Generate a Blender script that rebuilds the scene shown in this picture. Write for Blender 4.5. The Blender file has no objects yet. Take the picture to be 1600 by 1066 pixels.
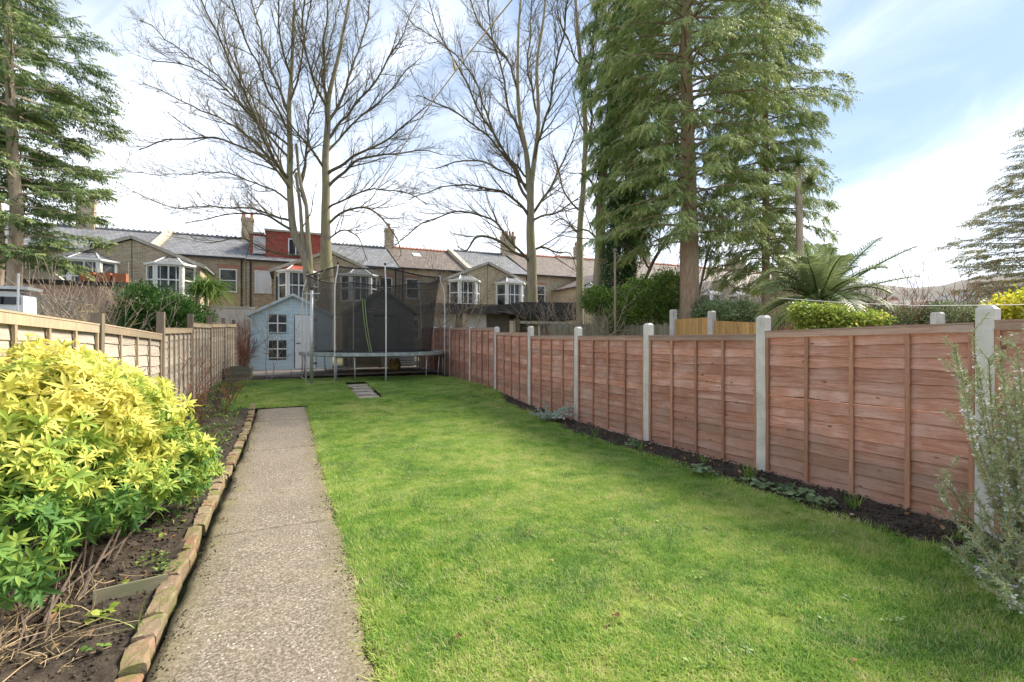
import bpy, math, random
import numpy as np
from mathutils import Vector, Matrix, Euler, noise
R = math.radians
random.seed(7)
rng = np.random.default_rng(7)
S = bpy.context.scene
COL = S.collection

# ------------------------------------------------------------------ camera, sky, sun, exposure
YAW = R(25)
F = 750.0; CX = 800.0; CY = 530.0; EYE = 1.5
cam_d = bpy.data.cameras.new('camera'); cam = bpy.data.objects.new('camera', cam_d); COL.objects.link(cam)
cam.location = (0, 0, EYE); cam.rotation_euler = (R(90), 0, -YAW)
cam_d.sensor_width = 36; cam_d.lens = F/1600*36; cam_d.shift_y = -3/1600
cam_d.clip_start = 0.05; cam_d.clip_end = 2000
S.camera = cam
SUN_AZ = R(86)      # clockwise from +Y (the garden's axis)
SUN_EL = R(43)
S.view_settings.view_transform = 'Standard'; S.view_settings.look = 'None'
S.view_settings.exposure = 2.42; S.view_settings.gamma = 1.0; S.view_settings.use_curve_mapping = False
sd = bpy.data.lights.new('sun', 'SUN'); sun = bpy.data.objects.new('sun', sd); COL.objects.link(sun)
sd.energy = 1.9; sd.angle = R(20); sd.color = (1.0, .91, .78)
sun_dir = Vector((math.sin(SUN_AZ)*math.cos(SUN_EL), math.cos(SUN_AZ)*math.cos(SUN_EL), math.sin(SUN_EL)))
sun.rotation_euler = (-sun_dir).to_track_quat('-Z', 'Y').to_euler()
W = bpy.data.worlds.new('World'); S.world = W; W.use_nodes = True

def sock(n, k):
    return n.inputs[k]
class NT:
    """small node builder"""
    def __init__(s, tree): s.t = tree
    def n(s, typ, ins=None, **props):
        nd = s.t.nodes.new(typ)
        for k, v in props.items(): setattr(nd, k, v)
        for k, v in (ins or {}).items():
            i = nd.inputs[k]
            if isinstance(v, bpy.types.NodeSocket): s.t.links.new(v, i)
            else:
                if hasattr(i, 'default_value') and not isinstance(i.default_value, (float, int, str)) and len(i.default_value) == 4 and len(v) == 3: v = (*v, 1)
                i.default_value = v
        return nd
    def noise(s, vec, scale, detail=4, rough=.55, dist=0):
        return s.n('ShaderNodeTexNoise', {'Vector': vec, 'Scale': scale, 'Detail': detail, 'Roughness': rough, 'Distortion': dist}).outputs['Fac']
    def ramp(s, fac, stops, interp='LINEAR'):
        nd = s.n('ShaderNodeValToRGB', {'Fac': fac}); cr = nd.color_ramp; cr.interpolation = interp
        while len(cr.elements) < len(stops): cr.elements.new(.5)
        for e, (p, c) in zip(cr.elements, stops):
            e.position = p; e.color = (c, c, c, 1) if isinstance(c, (int, float)) else (*c, 1)
        return nd.outputs['Color']
    def mix(s, fac, a, b, mode='MIX'):
        nd = s.n('ShaderNodeMix', data_type='RGBA', blend_type=mode)
        for i, v in ((0, fac), (6, a), (7, b)):
            if isinstance(v, bpy.types.NodeSocket): s.t.links.new(v, nd.inputs[i])
            else: nd.inputs[i].default_value = v if i == 0 else (*v, 1)
        return nd.outputs[2]
    def math(s, op, a, b=0.0, c=0.0):
        nd = s.n('ShaderNodeMath', operation=op)
        for i, v in enumerate((a, b, c)):
            if isinstance(v, bpy.types.NodeSocket): s.t.links.new(v, nd.inputs[i])
            else: nd.inputs[i].default_value = v
        return nd.outputs[0]
    def mapping(s, vec, scale=(1, 1, 1), rot=(0, 0, 0), loc=(0, 0, 0)):
        return s.n('ShaderNodeMapping', {'Vector': vec, 'Scale': scale, 'Rotation': rot, 'Location': loc}).outputs[0]

SKM = .24
RT_ = Vector((math.cos(YAW), -math.sin(YAW), 0)); FW_ = Vector((math.sin(YAW), math.cos(YAW), 0)); SKY_LOC = (1.7, .4, .3)
def build_sky():
    t = W.node_tree; t.nodes.clear(); w = NT(t)
    sky = w.n('ShaderNodeTexSky', sky_type='NISHITA', sun_disc=False, sun_elevation=SUN_EL, sun_rotation=SUN_AZ, air_density=1.0, dust_density=.4, ozone_density=1.6, altitude=30).outputs[0]
    tc = w.n('ShaderNodeTexCoord').outputs['Generated']
    sep = w.n('ShaderNodeSeparateXYZ', {'Vector': tc}).outputs
    # wind-drawn streaks: noise stretched along one direction of the sky
    ax = (RT_*math.cos(R(33))+Vector((0, 0, 1))*math.sin(R(33))).normalized(); bx_ = FW_; cx = ax.cross(bx_).normalized()
    eu = Matrix((ax, bx_, cx)).to_euler()
    rot = w.mapping(tc, rot=tuple(eu))
    st = w.mapping(rot, scale=(1.5, 2.4, 4.2), loc=SKY_LOC)
    c1 = w.noise(st, 1.5, 9, .55, .5)
    c2 = w.noise(w.mapping(rot, scale=(1.0, 1.2, 1.6), loc=(1.2, 3.0, .7)), 1.6, 3, .5)
    m = w.math('ADD', w.math('MULTIPLY', c1, .80), w.math('MULTIPLY', c2, .30))
    hz = w.ramp(sep['Z'], [(0, .50), (.2, .26), (.36, .07), (.7, .0)])
    lf = w.math('MULTIPLY', w.math('SUBTRACT', w.math('MULTIPLY', sep['Y'], .55), w.math('MULTIPLY', sep['X'], 1.0)), .14)
    m = w.math('ADD', w.math('ADD', m, hz), lf)
    mask = w.ramp(m, [(.45, 0), (.96, 1)], 'EASE')
    bright = w.ramp(c1, [(.3, .84), (.7, 1.0)])
    cl = w.mix(1.0, bright, (3.45, 3.6, 3.9), 'MULTIPLY')
    skyb = w.mix(.38, w.mix(1.0, sky, (SKM*.66, SKM*.82, SKM*1.02), 'MULTIPLY'), (2.0, 2.45, 3.0))
    out = w.mix(w.math('MULTIPLY', mask, .96), skyb, cl)
    bg = w.n('ShaderNodeBackground', {'Color': out, 'Strength': .1})
    o = w.n('ShaderNodeOutputWorld', {'Surface': bg.outputs[0]})
build_sky()

# ------------------------------------------------------------------ placement helpers
FW = Vector((math.sin(YAW), math.cos(YAW), 0)); RT = Vector((math.cos(YAW), -math.sin(YAW), 0)); UP = Vector((0, 0, 1))
def ray(px, py): return FW + RT*((px-CX)/F) + UP*(-(py-CY)/F)
def at(px, py, d): return Vector((0, 0, EYE)) + ray(px, py)*d
def atY(px, py, Y):
    r = ray(px, py); return Vector((0, 0, EYE)) + r*(Y/r.y)
def atX(px, py, X):
    r = ray(px, py); return Vector((0, 0, EYE)) + r*(X/r.x)
GY = [-60, 0, 3.7, 5.7, 7.6, 9.5, 11.5, 13.4, 16, 18, 26, 2000]; GZ = [0, 0, -.02, -.06, -.05, 0, .15, .22, .27, .32, .40, .40]
def g(y): return float(np.interp(y, GY, GZ))
def gv(y): return np.interp(y, GY, GZ)

# ------------------------------------------------------------------ mesh helpers
class MB:
    def __init__(s): s.v = []; s.f = []; s.mi = []
    def add(s, vs, fs, m=0):
        b = len(s.v); s.v += [tuple(v) for v in vs]; s.f += [tuple(b+i for i in f) for f in fs]; s.mi += [m]*len(fs); return s
    def box(s, x0, x1, y0, y1, z0, z1, m=0):
        vs = [(x, y, z) for x in (x0, x1) for y in (y0, y1) for z in (z0, z1)]
        return s.add(vs, [(0, 1, 3, 2), (4, 6, 7, 5), (0, 4, 5, 1), (2, 3, 7, 6), (0, 2, 6, 4), (1, 5, 7, 3)], m)
    def obox(s, c, half, rot=None, m=0):
        c = Vector(c); Mx = rot.to_matrix() if isinstance(rot, Euler) else (rot or Matrix.Identity(3))
        vs = [c + Mx @ Vector((sx*half[0], sy*half[1], sz*half[2])) for sx in (-1, 1) for sy in (-1, 1) for sz in (-1, 1)]
        return s.add(vs, [(0, 1, 3, 2), (4, 6, 7, 5), (0, 4, 5, 1), (2, 3, 7, 6), (0, 2, 6, 4), (1, 5, 7, 3)], m)
    def bar(s, a, b, w, h, up=Vector((0, 0, 1)), m=0):
        a = Vector(a); b = Vector(b); t = (b-a).normalized(); r = t.cross(up)
        if r.length < 1e-4: r = Vector((1, 0, 0))
        r.normalize(); u = r.cross(t)
        vs = [p + r*(sx*w/2) + u*(sz*h/2) for p in (a, b) for sx in (-1, 1) for sz in (-1, 1)]
        return s.add(vs, [(0, 1, 3, 2), (4, 6, 7, 5), (0, 4, 5, 1), (2, 3, 7, 6), (0, 2, 6, 4), (1, 5, 7, 3)], m)
    def tube(s, pts, rad, n=6, cap=True, closed=False, m=0):
        pts = [Vector(p) for p in pts]; N = len(pts)
        if isinstance(rad, (int, float)): rad = [rad]*N
        b = len(s.v); ref = None
        for i, p in enumerate(pts):
            if closed: t = pts[(i+1) % N]-pts[i-1]
            else: t = pts[min(i+1, N-1)]-pts[max(i-1, 0)]
            t = t.normalized() if t.length > 1e-9 else Vector((0, 0, 1))
            if ref is None: ref = t.orthogonal().normalized()
            ref = ref - t*ref.dot(t)
            if ref.length < 1e-5: ref = t.orthogonal()
            ref.normalize(); q = t.cross(ref)
            for k in range(n):
                a = 2*math.pi*k/n; o = ref*math.cos(a)*rad[i]+q*math.sin(a)*rad[i]
                s.v.append((p.x+o.x, p.y+o.y, p.z+o.z))
        L = N if closed else N-1
        for i in range(L):
            j = (i+1) % N
            for k in range(n):
                k2 = (k+1) % n
                s.f.append((b+i*n+k, b+i*n+k2, b+j*n+k2, b+j*n+k)); s.mi.append(m)
        if cap and not closed and n > 3:
            s.f.append(tuple(b+k for k in range(n))[::-1]); s.f.append(tuple(b+(N-1)*n+k for k in range(n))); s.mi += [m, m]
        return s
    def poly_prism(s, pts, vec, m=0):
        n = len(pts); pts = [Vector(p) for p in pts]; vec = Vector(vec)
        fs = [tuple(range(n))[::-1], tuple(range(n, 2*n))]+[(i, (i+1) % n, n+(i+1) % n, n+i) for i in range(n)]
        return s.add(pts+[p+vec for p in pts], fs, m)
    def mesh(s, name, mats, smooth=False):
        me = bpy.data.meshes.new(name); me.from_pydata(s.v, [], s.f)
        if not isinstance(mats, (list, tuple)): mats = [mats]
        for m in mats: me.materials.append(m)
        if len(mats) > 1: me.polygons.foreach_set('material_index', s.mi)
        if smooth: me.polygons.foreach_set('use_smooth', [True]*len(me.polygons))
        me.update(); return me

def put(name, me, parent=None):
    o = bpy.data.objects.new(name, me); COL.objects.link(o)
    if parent is not None:
        o.parent = parent; o.matrix_parent_inverse = parent.matrix_basis.inverted() if parent.parent is None else Matrix.Identity(4)
        if parent.parent is not None:   # part of a part: undo the root's offset once
            o.matrix_parent_inverse = Matrix.Identity(4)
    return o
def part(name, mb, mats, parent, smooth=False): return put(name, mb.mesh(name, mats, smooth), parent)
def tag(o, label, cat=None, group=None, kind=None):
    if label: o['label'] = label
    if cat: o['category'] = cat
    if group: o['group'] = group
    if kind: o['kind'] = kind
    return o
def thing(name, loc, label, cat, group=None):
    o = bpy.data.objects.new(name, None); COL.objects.link(o); o.location = loc; o.empty_display_size = .2
    return tag(o, label, cat, group)
def struct(name, mb, mats, smooth=False, kind='structure', label=None):
    o = part(name, mb, mats, None, smooth); o['kind'] = kind
    if label: o['label'] = label
    return o

def np_mesh(name, V, Fc, mat, attr=None):
    """V (n,3), Fc (m,k) uniform faces"""
    me = bpy.data.meshes.new(name); n = len(V); m, k = Fc.shape
    me.vertices.add(n); me.vertices.foreach_set('co', np.ascontiguousarray(V, dtype=np.float32).ravel())
    me.loops.add(m*k); me.loops.foreach_set('vertex_index', np.ascontiguousarray(Fc, dtype=np.int32).ravel())
    me.polygons.add(m); me.polygons.foreach_set('loop_start', np.arange(0, m*k, k, dtype=np.int32))
    try: me.polygons.foreach_set('loop_total', np.full(m, k, dtype=np.int32))
    except Exception: pass
    if attr is not None:
        a = me.attributes.new('v', 'FLOAT', 'POINT'); a.data.foreach_set('value', np.ascontiguousarray(attr, dtype=np.float32))
    for mt in (mat if isinstance(mat, (list, tuple)) else [mat]): me.materials.append(mt)
    me.update(calc_edges=True); return me

def frames(D, roll=None):
    """rotation matrices whose local +Y goes along D and local Z stays up-ish"""
    D = D/np.maximum(np.linalg.norm(D, axis=1, keepdims=True), 1e-9)
    up = np.tile([0, 0, 1.0], (len(D), 1)); bad = np.abs(D[:, 2]) > .97; up[bad] = [1, 0, 0]
    Xa = np.cross(D, up); Xa /= np.linalg.norm(Xa, axis=1, keepdims=True); Za = np.cross(Xa, D)
    if roll is not None:
        c, s_ = np.cos(roll)[:, None], np.sin(roll)[:, None]; Xa, Za = Xa*c+Za*s_, Za*c-Xa*s_
    return np.stack([Xa, D, Za], axis=2)
def scatter(T, P, M, sc, val):
    """T=(verts, tris, attr) copied to every P with rotation M and scale sc; val shifts the attribute"""
    tv, tf, ta = T; n = len(P); sc = np.asarray(sc)
    if sc.ndim == 1: sc = sc[:, None, None]
    V = np.einsum('nij,nkj->nki', M, tv[None]*sc)+P[:, None, :]
    Fc = tf[None]+(np.arange(n)*len(tv))[:, None, None]
    A = ta[None]+val[:, None]
    return V.reshape(-1, 3), Fc.reshape(-1, tf.shape[1]), A.ravel()
def join(parts):
    Vs, Fs, As, b = [], [], [], 0
    for v, f, a in parts: Vs.append(v); Fs.append(f+b); As.append(a); b += len(v)
    return np.concatenate(Vs), np.concatenate(Fs), np.concatenate(As)
def rdir(n, zb=0):
    v = rng.normal(size=(n, 3)); v /= np.linalg.norm(v, axis=1, keepdims=True); v[:, 2] += zb
    return v/np.linalg.norm(v, axis=1, keepdims=True)

# ------------------------------------------------------------------ materials
def lin(h):
    h = h.lstrip('#'); c = [int(h[i:i+2], 16)/255 for i in (0, 2, 4)]
    return tuple(x/12.92 if x < .04045 else ((x+.055)/1.055)**2.4 for x in c)
def new_mat(name):
    m = bpy.data.materials.new(name); m.use_nodes = True; m.node_tree.nodes.clear(); return m, NT(m.node_tree)
def finish(m, t, color, rough=.8, bump=None, bstr=.3, bdist=.01, spec=.3, metal=0, trans=None, alpha=None):
    ins = {'Base Color': color, 'Roughness': rough, 'Specular IOR Level': spec, 'Metallic': metal}
    if bump is not None:
        ins['Normal'] = t.n('ShaderNodeBump', {'Height': bump, 'Strength': bstr, 'Distance': bdist}).outputs[0]
    if alpha is not None: ins['Alpha'] = alpha
    p = t.n('ShaderNodeBsdfPrincipled', ins).outputs[0]
    if trans:
        tl = t.n('ShaderNodeBsdfTranslucent', {'Color': color}).outputs[0]
        p = t.n('ShaderNodeMixShader', {0: trans, 1: p, 2: tl}).outputs[0]
    t.n('ShaderNodeOutputMaterial', {'Surface': p}); return m
def pos(t): return t.n('ShaderNodeNewGeometry').outputs['Position']
def orand(t): return t.n('ShaderNodeObjectInfo').outputs['Random']
def vattr(t): return t.n('ShaderNodeAttribute', attribute_name='v').outputs['Fac']

def m_plain(name, c, rough=.6, var=.15, scale=6, metal=0, bstr=.15, spec=.4):
    m, t = new_mat(name); p = pos(t); n = t.noise(p, scale, 6, .6)
    col = t.mix(t.ramp(n, [(.3, 0), (.75, 1)]), tuple(x*(1-var) for x in c), tuple(min(1, x*(1+var)) for x in c))
    return finish(m, t, col, rough, t.noise(p, scale*9, 4), bstr, .004, spec, metal)
def m_leaf(name, stops, trans=.35, rough=.55, patch=.0, pscale=2.0):
    m, t = new_mat(name); v = vattr(t)
    if patch: v = t.math('ADD', v, t.math('MULTIPLY', t.math('SUBTRACT', t.noise(pos(t), pscale, 3), .5), patch))
    return finish(m, t, t.ramp(v, stops), rough, trans=trans, spec=.3)
def sc3(c, k): return tuple(min(1, x*k) for x in c)
def m_wood(name, c1, c2, c3, along='Y', knots=True, rough=.85, stain=None):
    m, t = new_mat(name); p = pos(t); rd = orand(t)
    off = t.n('ShaderNodeCombineXYZ', {'X': t.math('MULTIPLY', rd, 13.0), 'Y': t.math('MULTIPLY', rd, 37.0), 'Z': t.math('MULTIPLY', rd, 7.0)}).outputs[0]
    pv = t.n('ShaderNodeVectorMath', {0: p, 1: off}, operation='ADD').outputs[0]
    sc = {'Y': (3, .9, 14), 'X': (.9, 3, 14), 'Z': (14, 14, .9)}[along]
    gr = t.mapping(pv, scale=sc)
    a = t.noise(gr, 3.2, 8, .66, 1.2); b = t.noise(pv, 2.1, 4, .6)
    fib = t.noise(t.mapping(pv, scale=tuple(x*x*.35+.6 for x in sc)), 5, 5, .7)
    col = t.mix(t.ramp(a, [(.32, 0), (.68, 1)]), c1, c2)
    col = t.mix(t.ramp(b, [(.45, 0), (.75, .75)]), col, c3)
    col = t.mix(1.0, col, t.ramp(rd, [(0, .74), (1, 1.16)]), 'MULTIPLY')
    col = t.mix(t.ramp(t.noise(gr, 1.1, 7, .7, .6), [(.54, 0), (.72, .5)]), col, sc3(c3, 1.25))
    col = t.mix(t.ramp(t.noise(gr, 6.0, 4, .8), [(.58, 0), (.68, .7)]), col, sc3(c1, .5))
    col = t.mix(1.0, col, t.ramp(fib, [(.3, .72), (.62, 1.08)]), 'MULTIPLY')
    if knots:
        ks = {'Y': (1.0, 1.1, 2.4), 'X': (1.1, 1.0, 2.4), 'Z': (2.4, 2.4, 1.1)}[along]
        vo = t.n('ShaderNodeTexVoronoi', {'Vector': t.mapping(pv, scale=ks), 'Scale': 3.4, 'Randomness': 1.0}).outputs['Distance']
        col = t.mix(t.ramp(vo, [(.05, .9), (.12, 0)]), col, tuple(x*.38 for x in c1))
    if stain is not None:
        z = t.n('ShaderNodeSeparateXYZ', {'Vector': p}).outputs['Z']
        sm = t.math('ADD', z, t.math('MULTIPLY', t.noise(p, 2.3, 5, .6), -.8))
        col = t.mix(t.ramp(sm, [(-.0, 0), (.35, 0)] if False else [(-.1, .35), (.15, 0)]), col, stain)
        col = t.mix(t.ramp(t.noise(p, 1.1, 6, .65), [(.56, 0), (.74, .35)]), col, tuple(x*.55 for x in c1))
    return finish(m, t, col, rough, fib, .45, .004, .2)

def sc3(c, k): return tuple(x*k for x in c)
M = {}
M['fence_red'] = m_wood('fence_red', (.35, .15, .10), (.56, .29, .205), (.63, .44, .38), 'Y', stain=(.22, .17, .12))
M['fence_red_batten'] = m_wood('fence_red_batten', (.33, .15, .09), (.48, .25, .155), (.42, .25, .18), 'Z', False)
M['fence_red_rail'] = m_wood('fence_red_rail', (.34, .20, .15), (.46, .31, .24), (.40, .33, .28), 'Y', False)
M['fence_tan'] = m_wood('fence_tan', (.40, .335, .26), (.58, .50, .41), (.46, .43, .38), 'Y')
M['fence_tan_batten'] = m_wood('fence_tan_batten', (.36, .27, .17), (.52, .41, .28), (.30, .27, .21), 'Z', False)
M['grey_post_wood'] = m_wood('grey_post_wood', (.18, .13, .09), (.30, .23, .17), (.22, .21, .15), 'Z', False)
M['fence_yellow'] = m_wood('fence_yellow', (.44, .25, .08), (.60, .38, .15), (.48, .30, .13), 'Z')
M['fence_brown'] = m_wood('fence_brown', (.25, .13, .08), (.36, .20, .12), (.30, .2, .15), 'Z')
M['paling'] = m_wood('paling', (.20, .18, .13), (.30, .28, .2), (.16, .19, .1), 'Z', False)
M['shed_black'] = m_wood('shed_black', (.15, .135, .11), (.25, .225, .18), (.32, .30, .25), 'X', False)
M['sleeper'] = m_wood('sleeper', (.20, .17, .11), (.30, .27, .19), (.15, .18, .09), 'X', False)

def m_concrete_post():
    m, t = new_mat('concrete_post'); p = pos(t)
    n = t.noise(p, 3.5, 7, .65); s = t.noise(t.mapping(p, scale=(9, 9, 1.2)), 2, 5, .6)
    col = t.mix(t.ramp(n, [(.35, 0), (.7, 1)]), (.45, .42, .38), (.64, .615, .57))
    col = t.mix(t.ramp(s, [(.54, 0), (.72, .35)]), col, (.25, .24, .20))
    col = t.mix(t.ramp(t.noise(p, 40, 3), [(.62, 0), (.72, .5)]), col, (.62, .61, .56))
    return finish(m, t, col, .9, t.noise(p, 55, 5, .6), .5, .004, .2)
M['post'] = m_concrete_post()

def m_path():
    m, t = new_mat('path_concrete'); p = pos(t)
    big = t.noise(p, .9, 6, .6); mid = t.noise(p, 5, 6, .65); fine = t.noise(p, 60, 4, .7)
    col = t.mix(t.ramp(big, [(.32, 0), (.7, 1)]), (.11, .09, .064), (.215, .178, .13))
    col = t.mix(t.ramp(mid, [(.4, 0), (.70, .8)]), col, (.11, .095, .075)); col = t.mix(t.ramp(t.noise(p, 1.7, 6, .7, .8), [(.50, 0), (.64, .65)]), col, (.09, .078, .058))
    col = t.mix(t.ramp(fine, [(.42, .0), (.66, .8)]), col, (.40, .345, .28)); col = t.mix(t.ramp(t.noise(p, 95, 3, .8), [(.52, 0), (.66, .8)]), col, (.07, .058, .045))
    # exposed aggregate: pale and dark chips of uneven size
    wv = t.n('ShaderNodeVectorMath', {0: p, 1: t.n('ShaderNodeTexNoise', {'Vector': p, 'Scale': 40.0}).outputs['Color']}, operation='MULTIPLY_ADD')
    wv.inputs[2].default_value = (0, 0, 0)
    for scl, lo, hi, cc in ((40, .16, .30, (.70, .66, .60)), (60, .15, .32, (.06, .05, .04)), (22, .10, .20, (.74, .70, .65)), (85, .16, .36, (.62, .55, .46))):
        vo = t.n('ShaderNodeTexVoronoi', {'Vector': p, 'Scale': float(scl), 'Randomness': 1.0})
        keep = t.ramp(t.n('ShaderNodeSeparateColor', {'Color': vo.outputs['Color']}).outputs[0], [(.50, 0), (.54, 1)])
        wob = t.math('ADD', vo.outputs['Distance'], t.math('MULTIPLY', t.noise(p, scl*2.5, 2), .22))
        msk = t.math('MULTIPLY', t.ramp(wob, [(lo+.08, 1), (hi+.08, 0)]), keep)
        msk = t.math('MULTIPLY', msk, t.ramp(t.noise(p, 3.5, 4), [(.35, .25), (.6, 1)]))
        col = t.mix(t.math('MULTIPLY', msk, .6), col, cc)
    sx = t.n('ShaderNodeSeparateXYZ', {'Vector': p}).outputs['X']
    ed = t.math('ADD', t.math('ABSOLUTE', t.math('ADD', sx, .095)), t.math('MULTIPLY', t.math('SUBTRACT', t.noise(p, 3, 6, .7), .5), .30))
    col = t.mix(t.ramp(ed, [(.26, 0), (.50, .8)]), col, (.15, .13, .065))
    moss = t.math('MULTIPLY', t.ramp(t.noise(p, 2.4, 7, .7), [(.56, 0), (.68, 1)]), t.ramp(ed, [(.18, .1), (.42, 1)]))
    col = t.mix(t.math('MULTIPLY', moss, .6), col, (.20, .20, .06))
    return finish(m, t, col, .93, t.math('ADD', fine, t.math('MULTIPLY', t.noise(p, 160, 2), .5)), .6, .006, .15)
M['path'] = m_path()

def m_soil(name='soil', a=(.022, .017, .014), b=(.085, .068, .052), c=(.15, .12, .092)):
    m, t = new_mat(name); p = pos(t)
    n = t.noise(p, 9, 8, .7); col = t.mix(t.ramp(n, [(.35, 0), (.65, 1)]), a, b)
    col = t.mix(t.ramp(t.noise(p, 45, 4, .7), [(.55, 0), (.72, .8)]), col, c)
    col = t.mix(t.ramp(t.noise(p, 1.4, 4, .6), [(.5, 0), (.7, .4)]), col, c)
    return finish(m, t, col, .95, t.noise(p, 70, 6, .7), .9, .012, .15)
M['soil'] = m_soil()
M['clod'] = m_soil('clod', (.035, .027, .021), (.10, .08, .06), (.19, .155, .12))
def m_ground():
    m, t = new_mat('ground'); p = pos(t)
    col = t.mix(t.ramp(t.noise(p, .3, 6, .6), [(.4, 0), (.6, 1)]), (.07, .09, .03), (.13, .11, .07))
    return finish(m, t, col, .95, t.noise(p, 8, 6), .5, .05, .1)
M['ground'] = m_ground()
def m_lawn_base():
    m, t = new_mat('lawn_base'); p = pos(t)
    col = t.mix(t.ramp(t.noise(p, 14, 6, .6), [(.35, 0), (.65, 1)]), (.10, .14, .03), (.20, .25, .05))
    col = t.mix(t.ramp(t.noise(p, 3, 6, .65), [(.55, 0), (.72, .7)]), col, (.17, .15, .07))
    return finish(m, t, col, .95, t.noise(p, 60, 5), .8, .02, .1)
M['lawn'] = m_lawn_base()
def m_grass(name='grass_blade'):
    m, t = new_mat(name); p = pos(t); v = vattr(t)
    big = t.noise(p, .55, 4, .55); mid = t.noise(p, 2.6, 5, .65); sm = t.noise(p, 9, 4, .6)
    c5 = lambda n_, a: t.math('MULTIPLY', t.math('SUBTRACT', n_, .5), a)
    k = t.math('ADD', t.math('ADD', .43, t.math('MULTIPLY', v, .40)), t.math('ADD', c5(mid, .95), c5(big, .75)))
    k = t.math('ADD', k, c5(sm, .55))
    col = t.ramp(k, [(.34, (.10, .23, .04)), (.50, (.20, .38, .06)), (.67, (.34, .49, .085)), (.82, (.50, .56, .16)), (.96, (.66, .61, .30))])
    dry = t.math('MULTIPLY', t.ramp(v, [(.72, 0), (.84, 1)]), t.ramp(t.noise(p, 1.9, 5, .7), [(.44, .10), (.60, 1)]))
    col = t.mix(t.math('MULTIPLY', dry, .85), col, (.64, .56, .34))
    return finish(m, t, col, .55, trans=.4, spec=.25)
M['grass'] = m_grass()

def m_brickwall(name, c1, c2, mortar, scale=1.0, soot=.3):
    m, t = new_mat(name); p = pos(t)
    nrm = t.n('ShaderNodeNewGeometry').outputs['Normal']
    s = t.n('ShaderNodeSeparateXYZ', {'Vector': p}).outputs
    an = t.math('ABSOLUTE', t.n('ShaderNodeSeparateXYZ', {'Vector': nrm}).outputs['X'])
    side = t.math('GREATER_THAN', an, .7)
    u = t.math('ADD', t.math('MULTIPLY', s['X'], t.math('SUBTRACT', 1.0, side)), t.math('MULTIPLY', s['Y'], side))
    uv = t.n('ShaderNodeCombineXYZ', {'X': u, 'Y': s['Z'], 'Z': 0.0}).outputs[0]
    br = t.n('ShaderNodeTexBrick', {'Vector': uv, 'Color1': (0, 0, 0), 'Color2': (1, 1, 1), 'Mortar': (.5, .5, .5), 'Scale': 1.0*scale, 'Mortar Size': .009, 'Brick Width': .225, 'Row Height': .075, 'Bias': 0.0})
    col = t.mix(br.outputs['Color'], c1, c2)
    col = t.mix(t.ramp(t.noise(uv, 13, 2), [(.6, 0), (.7, .7)]), col, sc3(c1, .55))
    col = t.mix(br.outputs['Fac'], col, mortar)
    col = t.mix(t.ramp(t.noise(p, .7, 6, .65), [(.45, 0), (.75, soot)]), col, (.10, .09, .075))
    return finish(m, t, col, .9, br.outputs['Fac'], -.4, .01, .2)
M['brick_stock'] = m_brickwall('brick_stock', (.30, .22, .13), (.50, .40, .26), (.58, .53, .44))
M['brick_red'] = m_brickwall('brick_red', (.42, .15, .08), (.52, .22, .12), (.4, .34, .3), soot=.15)
def m_roof(name, c1, c2, row=.22, wid=.28, moss=.3, metal=0):
    m, t = new_mat(name); p = pos(t); s = t.n('ShaderNodeSeparateXYZ', {'Vector': p}).outputs
    uv = t.n('ShaderNodeCombineXYZ', {'X': s['X'], 'Y': t.math('MULTIPLY', s['Z'], 1.35), 'Z': 0.0}).outputs[0]
    br = t.n('ShaderNodeTexBrick', {'Vector': uv, 'Color1': (0, 0, 0), 'Color2': (1, 1, 1), 'Mortar': (0, 0, 0), 'Scale': 1.0, 'Mortar Size': .014, 'Brick Width': wid, 'Row Height': row})
    col = t.mix(br.outputs['Color'], c1, c2)
    col = t.mix(br.outputs['Fac'], col, sc3(c1, .35))
    col = t.mix(t.ramp(t.noise(p, .9, 6, .65), [(.48, 0), (.75, moss)]), col, (.17, .16, .11))
    return finish(m, t, col, .7, br.outputs['Fac'], -.6, .02, .35)
M['slate'] = m_roof('slate', (.14, .145, .155), (.22, .225, .235))
M['tile_brown'] = m_roof('tile_brown', (.12, .095, .08), (.20, .16, .135), .2, .22, .5)
M['tile_red'] = m_roof('tile_red', (.36, .075, .05), (.48, .12, .085), .17, .19, .1)
M['white'] = m_plain('white_paint', (.78, .78, .76), .4, .06)
M['white_blind'] = m_plain('white_blind', (.70, .71, .72), .7, .05)
M['stone'] = m_plain('stone_coping', (.42, .39, .33), .9, .25, 3)
M['render_pink'] = m_plain('render_pink', (.58, .40, .33), .9, .14, 2)
M['render_cream'] = m_plain('render_cream', (.55, .50, .42), .9, .15, 2)
M['black'] = m_plain('black_plastic', (.02, .02, .022), .5, .2)
M['felt'] = m_plain('roof_felt', (.05, .048, .045), .9, .4, 4, bstr=.5)
M['felt_pale'] = m_plain('roof_felt_pale', (.50, .54, .53), .9, .2, 5, bstr=.5)
M['terracotta'] = m_plain('terracotta', (.45, .17, .09), .85, .2, 5)
M['clay_pot'] = m_plain('clay_pot', (.42, .30, .12), .8, .35, 9)
M['galv'] = m_plain('galvanised_steel', (.48, .49, .49), .42, .15, 12, metal=.55)
M['white_pole'] = m_plain('pale_pole', (.62, .61, .58), .5, .12, 8)
M['tramp_mat'] = m_plain('trampoline_mat', (.02, .02, .022), .8, .2)
M['tramp_pad'] = m_plain('trampoline_pad', (.30, .32, .29), .8, .45, 7)
M['green_trim'] = m_plain('green_trim', (.30, .38, .14), .8, .2, 8)
M['flag'] = m_plain('muddy_flagstone', (.40, .33, .25), .95, .45, 9, bstr=.7)
M['slab'] = m_plain('patio_slab', (.27, .235, .20), .95, .3, 3, bstr=.6)
M['rope'] = m_plain('rope', (.60, .47, .28), .9, .2, 40)
M['wire'] = m_plain('wire', (.45, .45, .43), .6, .1)
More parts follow.
